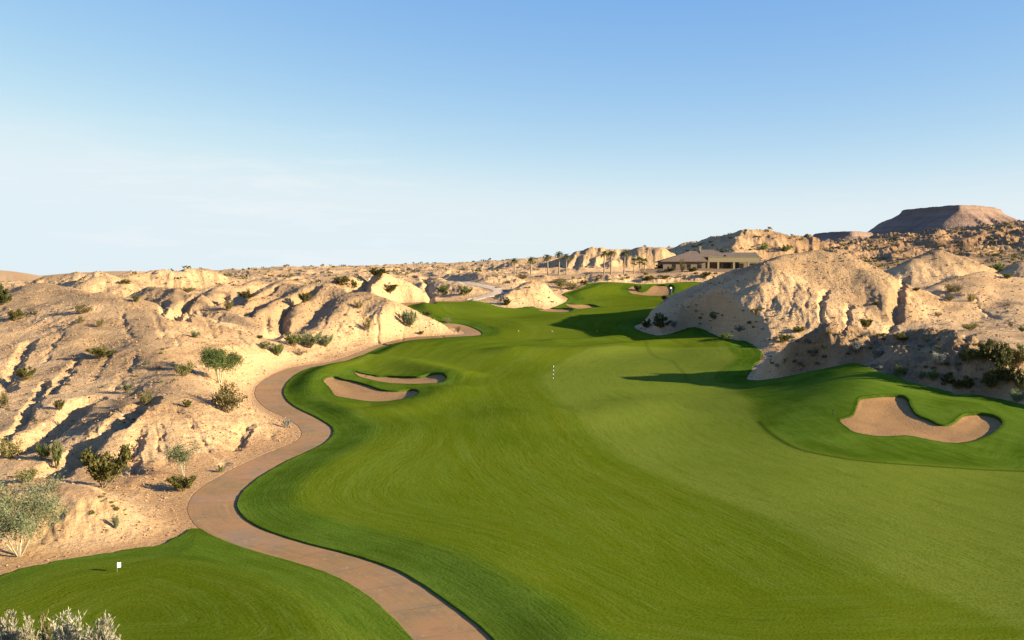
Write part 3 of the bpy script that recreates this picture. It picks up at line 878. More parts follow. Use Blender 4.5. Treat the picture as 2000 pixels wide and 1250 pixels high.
def path_material():
    m, n, b = new_mat('path_concrete'); N = NB(n); L = n.links
    along = N.attr('along'); across = N.attr('across')
    fine = N.noise(6, 6, .65); midn = N.noise(.45, 5, .6); big = N.noise(.08, 3)
    streak = n.nodes.new('ShaderNodeCombineXYZ')
    L.new(N.math('MULTIPLY', along, .07), streak.inputs[0]); L.new(N.math('MULTIPLY', across, 2.4), streak.inputs[1])
    st = N.noise(1.6, 6, .65, streak.outputs[0])
    col = N.mix(N.rng(big, .35, .65), (0.2344, 0.1346, 0.04777), (0.2711, 0.1707, 0.06855))
    col = N.mix(N.rng(midn, .4, .66, 0, .6), col, (0.1832, 0.1313, 0.06855))
    col = N.mix(N.rng(st, .48, .7, 0, .6), col, (0.3151, 0.197, 0.08516))
    col = N.mix(N.rng(st, .42, .25, 0, .5), col, (0.1465, 0.1018, 0.05193))
    edge = N.rng(N.math('ABSOLUTE', across), 1.25, 1.9)
    col = N.mix(N.math('MULTIPLY', edge, .55), col, (0.2784, 0.1477, 0.04986))
    col = N.mix(N.rng(fine, .5, .75, 0, .4), col, (0.1245, 0.07551, 0.03323))
    jt = N.math('PINGPONG', along, 2.0)
    col = N.mix(N.rng(jt, .0, .06, .75, 0), col, (0.0806, 0.04925, 0.02078))
    col = N.mix(N.rng(N.noise(.16, 5, .6), .42, .62, 0, .75), col, (0.319, 0.1584, 0.07032))
    col = N.mix(N.rng(N.noise(.22, 5, .65), .52, .66, 0, .7), col, (0.2109, 0.1536, 0.1037))
    col = N.mix(N.rng(N.noise(.9, 5, .7), .52, .70, 0, .55), col, (0.1646, 0.1056, 0.06311)); col = N.mix(N.rng(N.noise(1.7, 5, .7), .58, .72, 0, .6), col, (0.4116, 0.2688, 0.1623))
    L.new(col, b.inputs['Base Color'])
    N.bump(fine, .4, .02, b)
    return m

def bunker_material():
    m, n, b = new_mat('bunker_sand'); N = NB(n); L = n.links
    fine = N.noise(7, 6, .7); midn = N.noise(.7, 4)
    col = N.mix(N.rng(midn, .35, .65), (0.272, 0.1481, 0.05353), (0.3022, 0.1728, 0.06588))
    col = N.mix(N.rng(fine, .45, .7, 0, .5), col, (0.1511, 0.07816, 0.03019))
    L.new(col, b.inputs['Base Color'])
    N.bump(N.noise(4, 6, .7), .8, .12, b)
    return m
M_SAND, M_TURF, M_PATH, M_BUNK = sand_material(), turf_material(), path_material(), bunker_material()

# ------------------------------------------------------------------ ground, turf, path, bunkers
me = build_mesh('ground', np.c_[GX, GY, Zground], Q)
fattr(me, 'gravel', np.clip(gravel, 0, 1))
fattr(me, 'erode', E)
fattr(me, 'soil_shade', (1 - sstep(.88, 1.12, np.sqrt(((GX - 48) / 18) ** 2 + ((GY - 128) / 17.5) ** 2) + .12 * curv)) * np.clip(.85 + .7 * fbm(GX / 5, GY / 5, 3, 313), .45, 1))  # small mounds by the fairway: browner soil plus painted shade
fattr(me, 'apron', (1 - sstep(.12, .32, slope_all)) * (1 - sstep(3, 16, out_d)))
fattr(me, 'far', sstep(290, 380, D) * sstep(1400, 1560, azp) + .12 * sstep(450, 600, D) * (1 - sstep(1250, 1600, azp)))
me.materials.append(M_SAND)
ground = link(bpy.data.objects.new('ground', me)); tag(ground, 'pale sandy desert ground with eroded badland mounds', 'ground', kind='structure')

rag = np.where(S_path > -1.2, .05, .32) * (fbm(GX / 1.3, GY / 1.3, 3, 201) + .6 * gnoise(GX / 4.5, GY / 4.5, 205))
rag = np.where(S_bk > -1.5, .10 * fbm(GX / .8, GY / .8, 2, 203), rag)
turf_sd = np.minimum(sg, -S_bk)
S_rough = np.full(NA * NR, -14.0); S_mow = S_rough * 0 - 70; S_putt = S_rough.copy()
g2 = np.where(sg > -3)[0]
S_rough[g2] = SD_ROUGH(GX[g2], GY[g2]); S_mow[g2] = SD_MOW(GX[g2], GY[g2]); S_putt[g2] = SD_PUTT(GX[g2], GY[g2])
wob = .8 * gnoise(GX / 9, GY / 9, 91)
roughness = np.maximum(sstep(-1.3, 1.4, S_rough + wob), 1 - sstep(3.2, 5.2, sg + 1.5 * wob))
roughness = np.where(S_green > -2, np.maximum(.85 * (1 - sstep(-.4, .3, S_putt)), 0), roughness)
roughness = np.maximum(roughness, sstep(-3.0, -1.6, S_bk + wob) * .9)
mow = sstep(-.9, .9, S_mow + .6 * wob) * (1 - .8 * roughness)
stripe = gnoise(sg / 1.6 + .25 * wob, GX * 0 + GY / 60, 93) * (1 - sstep(8, 22, sg)) + .5 * gnoise(sg / .7, GY / 30, 94) * (1 - sstep(6, 14, sg))
stripe = stripe + (.55 * gnoise(S_mow / 1.9 + .3 * wob, GY / 70, 95) + .35 * gnoise(S_mow / .8, GY / 40, 96)) * sstep(4, 12, sg) * (S_main > 0)
stripe = stripe + .6 * gnoise(S_putt / 1.1 + .2 * wob, GX * 0, 97) * (S_green > 0)
LINES = [catmull(trace(q), 4) for q in ([(1110, 640), (1150, 648), (1190, 654), (1228, 664)], [(1256, 668), (1265, 690), (1285, 702), (1312, 706), (1330, 722), (1345, 748)],
                                       [(1482, 826), (1510, 852), (1560, 880), (1640, 898), (1720, 908), (1850, 917), (2000, 924)])]
line = np.zeros(NA * NR)
for q in LINES:
    line[g2] = np.maximum(line[g2], (.35 if len(q) < 25 else 1.0) * np.exp(-(seg_dist(GX[g2], GY[g2], q, False) / (.16 + GY[g2] * .0012)) ** 2))
line = np.maximum(line, .75 * sstep(-.55, -.1, S_bk))
atts = {'lane': S_mow, 'line': line, 'rough': roughness, 'mow': mow, 'edge': np.clip(sg, 0, 40), 'stripe': stripe}
for nm_, sd_, lb in (('fairway', np.minimum(S_main, -S_bk) + rag, 'long winding green fairway of mown grass between the sandy mounds'),
                     ('putting_green', S_green + rag, 'oval green of mown grass beside the path bend')):
    me = clip_sheet(nm_, sd_, Zt + .09, atts, .6)
    me.materials.append(M_TURF)
    o = link(bpy.data.objects.new(nm_, me)); tag(o, lb, 'grass', kind='structure')

# path: distance along and across the centre line
mid_n = 400
def resamp(P, n):
    s = np.r_[0, np.cumsum(np.sqrt((np.diff(P, axis=0) ** 2).sum(1)))]
    return np.c_[np.interp(np.linspace(0, s[-1], n), s, P[:, 0]), np.interp(np.linspace(0, s[-1], n), s, P[:, 1])]
cl = []
rl = resamp(eL, 900)
for p in resamp(eR, 420):
    q = rl[np.argmin(((rl - p) ** 2).sum(1))]; cl.append((p + q) / 2)
cl = np.array(cl)
pm = np.where(S_path > -1.5)[0]
along = np.zeros(NA * NR); across = np.zeros(NA * NR)
cs = np.r_[0, np.cumsum(np.sqrt((np.diff(cl, axis=0) ** 2).sum(1)))]
bd = np.full(len(pm), 1e9)
X, Y = GX[pm], GY[pm]; al = np.zeros(len(pm)); ac = np.zeros(len(pm))
for i in range(len(cl) - 1):
    a, b = cl[i], cl[i + 1]; dx, dy = b - a; L2 = dx * dx + dy * dy + 1e-9; L_ = math.sqrt(L2)
    t = np.clip(((X - a[0]) * dx + (Y - a[1]) * dy) / L2, 0, 1)
    q = np.sqrt((X - a[0] - t * dx) ** 2 + (Y - a[1] - t * dy) ** 2)
    u = q < bd
    bd[u] = q[u]; al[u] = cs[i] + t[u] * L_; ac[u] = (np.sign(dx * (Y - a[1]) - dy * (X - a[0])) * q)[u]
along[pm] = al; across[pm] = ac
me = clip_sheet('cart_path', S_path, Zf + .0, {'along': along, 'across': across}, .3)
me.materials.append(M_PATH)
tag(link(bpy.data.objects.new('path', me)), 'winding brown concrete cart path between sand and grass', 'path', kind='structure')

m, n, b = new_mat('track_gravel'); N = NB(n)
n.links.new(N.mix(N.rng(N.noise(1.5, 6, .65), .38, .65), (.42, .315, .21), (.56, .45, .32)), b.inputs['Base Color']); N.bump(N.noise(3, 6, .7), .5, .08, b)
me = clip_sheet('dirt_track', np.minimum(1.9 + .35 * gnoise(GX / 5, GY / 5, 331) - d_track, out_d + .25), Zf + .06, {'edge': d_track}, .3)
me.materials.append(m)
tag(link(bpy.data.objects.new('dirt_track', me)), 'pale sandy track climbing from the far path end', 'track', kind='structure')

for i, S in enumerate(SD_BUNK):
    sd_ = np.full(NA * NR, -7.0); sd_[nm] = S(GX[nm], GY[nm])
    me = clip_sheet('sand_bunker', sd_, Zb, {'edge': np.clip(sd_, 0, 9)}, .4)
    me.materials.append(M_BUNK)
    tag(link(bpy.data.objects.new('sand_bunker', me)), ('long sand bunker nearest the path bend, below a thinner one', 'thin sand bunker just above the larger one left of the fairway',
        'large kidney shaped sand bunker on the right bank', 'small bright sand bunker at the foot of the sandy hill', 'low sand bunker touching the sandy hill beside another', 'sand bunker behind the far flag')[i], 'bunker', kind='structure')
# ================================================================== things
# ------------------------------------------------------------------ finding places on the finished ground
ZV = np.maximum(np.where(sg > 0, Zt, Zf), -99).reshape(NR, NA)      # visible surface
EL = (ZV - CAM_Z) / (RR[:, None] * np.cos(AZ)[None, :])
EL[:, np.abs(AZ) > 1.2] = -9
ELM = np.maximum.accumulate(np.where(RR[:, None] < 30, -9, EL), axis=0)
def ground_px(px, py, dmin=0):
    """first visible ground point under a photo pixel"""
    q = ray(px, py); az = math.atan2(q[0], q[1]); t = q[2] / q[1]
    j = int(np.clip(np.searchsorted(AZ, az), 1, NA - 1))
    if abs(AZ[j - 1] - az) < abs(AZ[j] - az): j -= 1
    col = ELM[:, j]
    i0 = int(np.searchsorted(RR, dmin)) if dmin else 0
    k = int(np.searchsorted(col, t)); k = max(min(k, NR - 1), i0)
    r = RR[k]
    return Vector((math.sin(az) * r, math.cos(az) * r, ZV[k, j]))
def ground_at(x, y):
    az = math.atan2(x, y); r = math.hypot(x, y)
    j = int(np.clip(np.searchsorted(AZ, az), 1, NA - 1)); i = int(np.clip(np.searchsorted(RR, r), 1, NR - 1))
    fa = (az - AZ[j - 1]) / (AZ[j] - AZ[j - 1]); fr_ = (r - RR[i - 1]) / (RR[i] - RR[i - 1])
    a = ZV[i - 1, j - 1] * (1 - fa) + ZV[i - 1, j] * fa; b = ZV[i, j - 1] * (1 - fa) + ZV[i, j] * fa
    return a * (1 - fr_) + b * fr_
def px_size(n, p): return n * p.y / FPX

# ------------------------------------------------------------------ mesh builder
class MB:
    def __init__(s): s.v = []; s.f = []; s.t = []
    def quad(s, a, b, c, d, t=.5):
        n = len(s.v); s.v += [a, b, c, d]; s.t += [t] * 4; s.f.append((n, n + 1, n + 2, n + 3))
    def tri(s, a, b, c, t=.5):
        n = len(s.v); s.v += [a, b, c]; s.t += [t] * 3; s.f.append((n, n + 1, n + 2))
    def leaf(s, p, d, size, width, rnd, t):
        d = Vector(d).normalized()
        u = d.cross(Vector((rnd.uniform(-1, 1), rnd.uniform(-1, 1), rnd.uniform(-1, 1))))
        if u.length < 1e-4: u = Vector((1, 0, 0))
        u = u.normalized() * width * .5; e = d * size
        s.quad(p - u * .4, p + e * .5 - u, p + e + u * .3, p + e * .45 + u, t)
    def tube(s, pts, radii, sides=6, t=.5, cap=True):
        base = len(s.v); N = len(pts)
        for i, p in enumerate(pts):
            p = Vector(p); a = Vector(pts[max(i - 1, 0)]); b = Vector(pts[min(i + 1, N - 1)])
            z = (b - a).normalized(); x = z.cross(Vector((.3, 1, .2))).normalized(); y = z.cross(x)
            for k in range(sides):
                an = 2 * PI * k / sides
                s.v.append(p + (x * math.cos(an) + y * math.sin(an)) * radii[i]); s.t.append(t)
        for i in range(N - 1):
            for k in range(sides):
                k2 = (k + 1) % sides
                s.f.append((base + i * sides + k, base + i * sides + k2, base + (i + 1) * sides + k2, base + (i + 1) * sides + k))
        if cap:
            s.f.append(tuple(base + (N - 1) * sides + k for k in range(sides)))
            s.f.append(tuple(base + k for k in reversed(range(sides))))
    def box(s, x0, x1, y0, y1, z0, z1, t=.5):
        n = len(s.v)
        s.v += [Vector(p) for p in ((x0, y0, z0), (x1, y0, z0), (x1, y1, z0), (x0, y1, z0), (x0, y0, z1), (x1, y0, z1), (x1, y1, z1), (x0, y1, z1))]
        s.t += [t] * 8
        for f in ((0, 3, 2, 1), (4, 5, 6, 7), (0, 1, 5, 4), (1, 2, 6, 5), (2, 3, 7, 6), (3, 0, 4, 7)): s.f.append(tuple(n + i for i in f))
    def poly(s, pts, t=.5):
        n = len(s.v); s.v += [Vector(p) for p in pts]; s.t += [t] * len(pts); s.f.append(tuple(range(n, n + len(pts))))
    def mesh(s, name, mat, smooth=False):
        me = bpy.data.meshes.new(name); me.from_pydata([tuple(v) for v in s.v], [], s.f)
        fattr(me, 'tint', np.array(s.t, np.float32)); me.materials.append(mat)
        if smooth: me.shade_smooth()
        me.update(); return me
def add(name, me, parent=None, loc=None):
    o = link(bpy.data.objects.new(name, me))
    if parent is not None: o.parent = parent
    if loc is not None: o.location = loc
    return o
def root(name, loc, rz=0, scale=None):
    e = link(bpy.data.objects.new(name, None)); e.location = loc; e.rotation_euler = (0, 0, rz); e.empty_display_size = .3
    if scale is not None: e.scale = scale
    return e

def leaf_mat(name, dark, mid_, light, trans=.25):
    m, n, b = new_mat(name); N = NB(n); L = n.links
    t = N.attr('tint'); oi = n.nodes.new('ShaderNodeObjectInfo')
    col = N.mix(N.rng(t, 0, .55), dark, mid_); col = N.mix(N.rng(t, .5, 1), col, light)
    hv = n.nodes.new('ShaderNodeHueSaturation'); L.new(col, hv.inputs['Color'])
    L.new(N.rng(oi.outputs['Random'], 0, 1, .8, 1.2), hv.inputs['Value']); L.new(N.rng(oi.outputs['Random'], 0, 1, .485, .515), hv.inputs['Hue'])
    L.new(hv.outputs[0], b.inputs['Base Color'])
    b.inputs['Roughness'].default_value = .75
    tr_ = n.nodes.new('ShaderNodeBsdfTranslucent'); L.new(hv.outputs[0], tr_.inputs['Color'])
    mx = n.nodes.new('ShaderNodeMixShader'); mx.inputs[0].default_value = trans
    o = [q for q in n.nodes if q.type == 'OUTPUT_MATERIAL'][0]
    L.new(b.outputs[0], mx.inputs[1]); L.new(tr_.outputs[0], mx.inputs[2]); L.new(mx.outputs[0], o.inputs[0])
    return m
def plain_mat(name, c0, c1, scale=6, rough=.85, bump=.3, bd=.03):
    m, n, b = new_mat(name); N = NB(n)
    n.links.new(N.mix(N.rng(N.noise(scale, 5, .6), .35, .68), c0, c1), b.inputs['Base Color'])
    N.bump(N.noise(scale * 3, 5, .65), bump, bd, b); b.inputs['Roughness'].default_value = rough
    return m
LM = {
    'palo': leaf_mat('palo_leaf', (.045, .065, .014), (.085, .115, .028), (.13, .155, .05)),
    'sage': leaf_mat('sage_leaf', (.075, .10, .038), (.15, .18, .08), (.24, .255, .145)),
    'olive': leaf_mat('olive_leaf', (.045, .048, .010), (.095, .092, .020), (.165, .145, .04)),
    'green': leaf_mat('green_leaf', (.05, .078, .015), (.10, .14, .03), (.165, .195, .055)),
    'yellow': leaf_mat('yellow_leaf', (.06, .06, .014), (.13, .118, .032), (.215, .185, .065)),
    'grey': leaf_mat('grey_leaf', (.12, .12, .095), (.22, .22, .18), (.36, .355, .30)),
    'straw': leaf_mat('straw_leaf', (.20, .18, .11), (.36, .335, .225), (.50, .475, .35)),
    'twig': leaf_mat('twig_leaf', (.07, .055, .035), (.14, .11, .075), (.22, .18, .13), .1),
    'palm': leaf_mat('palm_leaf', (.035, .045, .012), (.075, .09, .025), (.14, .14, .05)),
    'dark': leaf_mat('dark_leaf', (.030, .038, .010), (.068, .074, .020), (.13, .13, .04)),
}
BARK = plain_mat('bark', (.16, .12, .075), (.27, .21, .14), 8)
PALEBARK = plain_mat('pale_bark', (.26, .24, .15), (.42, .38, .26), 8)
PALMBARK = plain_mat('palm_bark', (.17, .125, .08), (.30, .23, .15), 5)

def bush_meshes(kind, seed, n_stem=16, leaves=1500, ls=.06, lw=.035, spread=.5, height=.6, droop=.0, stemcol=None, gaps=.5, low=.25, blade=False):
    """unit bush about 1 wide: stems fanning from the root, leaves gathered round the twigs"""
    rnd = random.Random(seed); F, S = MB(), MB()
    tips = []
    for i in range(n_stem):
        an = 2 * PI * (i + rnd.uniform(-.4, .4)) / n_stem; out = spread * math.sqrt(rnd.uniform(.04, 1.0)) * rnd.uniform(.8, 1.1)
        top = height * math.sqrt(max(.08, 1 - (out / (spread * 1.15)) ** 2)) * rnd.uniform(.72, 1.12)
        p0 = Vector((rnd.uniform(-.03, .03), rnd.uniform(-.03, .03), -.05)); pts = [p0]; n = 5
        for k in range(1, n + 1):
            u = k / n
            r_ = out * (u ** .85); z = top * (u ** 1.1) - droop * u * u
            pts.append(Vector((math.cos(an) * r_ + rnd.uniform(-.02, .02), math.sin(an) * r_ + rnd.uniform(-.02, .02), z)))
        S.tube(pts, [.012 * (1 - .75 * k / n) for k in range(n + 1)], 4, rnd.random(), False)
        tips.append((pts, rnd.random()))
    sub = []
    for pts, w_ in tips:
        for q in range(4):
            u = rnd.uniform(low, 1.0); k = min(int(u * 5), 4); f = u * 5 - k
            c = pts[k].lerp(pts[k + 1], f); d = (pts[k + 1] - pts[k]).normalized() + Vector((rnd.uniform(-.7, .7), rnd.uniform(-.7, .7), rnd.uniform(-.2, .7)))
            e = c + d.normalized() * rnd.uniform(.05, .14)
            S.tube([c, e], [.005, .002], 3, .5, False); sub.append((c, e, .5 * w_ + .5 * rnd.random()))
    for i in range(leaves):
        c, e, w_ = rnd.choice(sub)
        p = c.lerp(e, rnd.uniform(0, 1.15)) + Vector((rnd.gauss(0, 1), rnd.gauss(0, 1), rnd.gauss(0, .8))) * (.022 + .03 * gaps)
        if p.z < .01: p.z = rnd.uniform(.01, .05)
        d = Vector((p.x * .8 + rnd.uniform(-.6, .6), p.y * .8 + rnd.uniform(-.6, .6), rnd.uniform(0, 1.0) + (.8 if blade else 0)))
        F.leaf(p, d, ls * rnd.uniform(.6, 1.3), lw * rnd.uniform(.7, 1.2), rnd, min(1, max(0, .7 * w_ + rnd.uniform(0, .35))))
    return F.mesh(kind + '_foliage', LM[kind]), S.mesh(kind + '_stem', stemcol or BARK)
def tuft_mesh(kind, seed, n=110):
    rnd = random.Random(seed); F = MB()
    for i in range(n):
        a = rnd.uniform(0, 2 * PI); r_ = .30 * math.sqrt(rnd.random()); p = Vector((math.cos(a) * r_, math.sin(a) * r_, rnd.uniform(-.03, .30 * (1 - r_ * 2))))
        F.leaf(p, Vector((math.cos(a) * .8 * rnd.random(), math.sin(a) * .8 * rnd.random(), .8)), rnd.uniform(.12, .30), .06, rnd, rnd.random())
    return F.mesh(kind + '_tuft', LM[kind])
BUSH = {}
for kind, kw in (('olive', dict(leaves=2700, ls=.055, lw=.04, height=.68)), ('green', dict(leaves=1800, ls=.075, lw=.03, height=.6, blade=True)),
                 ('yellow', dict(leaves=1100, ls=.06, lw=.035, height=.55, gaps=.9)), ('sage', dict(leaves=1700, ls=.06, lw=.035, height=.5)),
                 ('grey', dict(leaves=1500, ls=.055, lw=.045, height=.58)), ('twig', dict(leaves=700, ls=.09, lw=.014, height=.6, n_stem=24)),
                 ('dark', dict(leaves=3800, ls=.065, lw=.045, height=.75))):
    BUSH[kind] = [bush_meshes(kind, 300 + 10 * len(BUSH) + s, **kw) for s in range(3)]
TUFT = {k: [tuft_mesh(k, 900 + 5 * i + s) for s in range(2)] for i, k in enumerate(('olive', 'green', 'yellow', 'grey', 'twig', 'dark'))}
HT = {'olive': .68, 'green': .6, 'yellow': .55, 'sage': .5, 'grey': .58, 'twig': .6, 'dark': .75}
brnd = random.Random(77)
def put_bush(px, py, w_, h_, kind, label, name='desert_shrub', group=None, cat='shrub', dmin=0):
    p = ground_px(px, py, dmin); W_ = px_size(w_, p); H_ = px_size(h_, p)
    i = brnd.randrange(3); f, s_ = BUSH[kind][i]
    r = root(name, p - Vector((0, 0, .03)), brnd.uniform(0, 6.28), (W_, W_, H_ / HT[kind]))
    add('foliage', f, r); add('stem', s_, r)
    tag(r, label, cat, group); return r
def put_tuft(p, W_, H_, kind, label, group, name='desert_tuft', cat='tuft'):
    o = link(bpy.data.objects.new(name, brnd.choice(TUFT[kind]))); o.location = p - Vector((0, 0, .02)); o.rotation_euler = (0, 0, brnd.uniform(0, 6.28))
    o.scale = (W_, W_, H_ / .5); tag(o, label, cat, group); return o

# ------------------------------------------------------------------ trees
def tree(name, px, py, crown_w, total_h, trunk_h, kind, label, seed, leaves, lsz, bark, stems=4, flat=.55, dens=1.0, thick=.10, cat='tree'):
    p = ground_px(px, py); W_ = px_size(crown_w, p); H_ = px_size(total_h, p); T_ = px_size(trunk_h, p)
    rnd = random.Random(seed); F, S = MB(), MB()
    ch = H_ - T_
    tips = []
    for i in range(stems):
        an = 2 * PI * i / stems + rnd.uniform(-.5, .5); lean = W_ * rnd.uniform(.06, .16)
        fork = Vector((math.cos(an) * lean, math.sin(an) * lean, T_ * rnd.uniform(.75, 1.1)))
        base = Vector((math.cos(an) * thick * .6, math.sin(an) * thick * .6, -.15))
        m_ = base.lerp(fork, .5) + Vector((rnd.uniform(-.1, .1), rnd.uniform(-.1, .1), 0)) * W_ * .1
        S.tube([base, m_, fork], [thick, thick * .8, thick * .6], 7, rnd.random(), False)
        for j in range(5):
            a2 = an + rnd.uniform(-1.5, 1.5); ro = W_ * .5 * math.sqrt(rnd.uniform(.1, 1)) * .92; shell = math.sqrt(max(0, 1 - (ro / (W_ * .5)) ** 2)); zz = T_ + ch * (.5 + (.48 * shell) * rnd.uniform(-.95, 1.05))
            tip = Vector((math.cos(a2) * ro, math.sin(a2) * ro, zz)); k1 = fork.lerp(tip, .5) + Vector((0, 0, ch * .08))
            S.tube([fork, k1, tip], [thick * .5, thick * .3, thick * .12], 5, rnd.random(), False); tips.append((fork, k1, tip))
            for q in range(5):
                c = k1.lerp(tip, rnd.uniform(0, 1)); e = c + Vector((rnd.uniform(-1, 1), rnd.uniform(-1, 1), rnd.uniform(-.5, .8))).normalized() * W_ * rnd.uniform(.08, .16)
                S.tube([c, e], [thick * .12, thick * .05], 3, rnd.random(), False); tips.append((c, c.lerp(e, .5), e))
    wts = [(t, rnd.random()) for t in tips]
    for i in range(leaves):
        (a, b, c), w_ = rnd.choice(wts)
        u = rnd.uniform(.35, 1.1); q = b.lerp(c, u) + Vector((rnd.gauss(0, 1), rnd.gauss(0, 1), rnd.gauss(0, .9))) * W_ * .045 * dens
        F.leaf(q, Vector((rnd.uniform(-1, 1), rnd.uniform(-1, 1), rnd.uniform(-.5, 1))), lsz * rnd.uniform(.6, 1.4), lsz * .38, rnd, min(1, max(0, .65 * w_ + rnd.uniform(0, .4))))
    r = root(name, p, rnd.uniform(0, 6))
    add('crown', F.mesh(name + '_crown', LM[kind]), r); add('trunk', S.mesh(name + '_trunk', bark, True), r)
    tag(r, label, cat); return r
tree('palo_verde_tree', 430, 750, 90, 76, 26, 'palo', 'round green desert tree on thin stems above the path bend', 11, 9000, .22, PALEBARK, 4, thick=.10)
tree('desert_tree', 359, 930, 92, 70, 24, 'sage', 'small thin airy tree leaning over a dark bush beside the path', 12, 2600, .15, PALEBARK, 2, dens=.9, thick=.06)
tree('desert_tree', 38, 1086, 178, 158, 40, 'sage', 'wide grey green tree with pale bare stems behind the oval green', 13, 9500, .15, PALEBARK, 6, thick=.045)

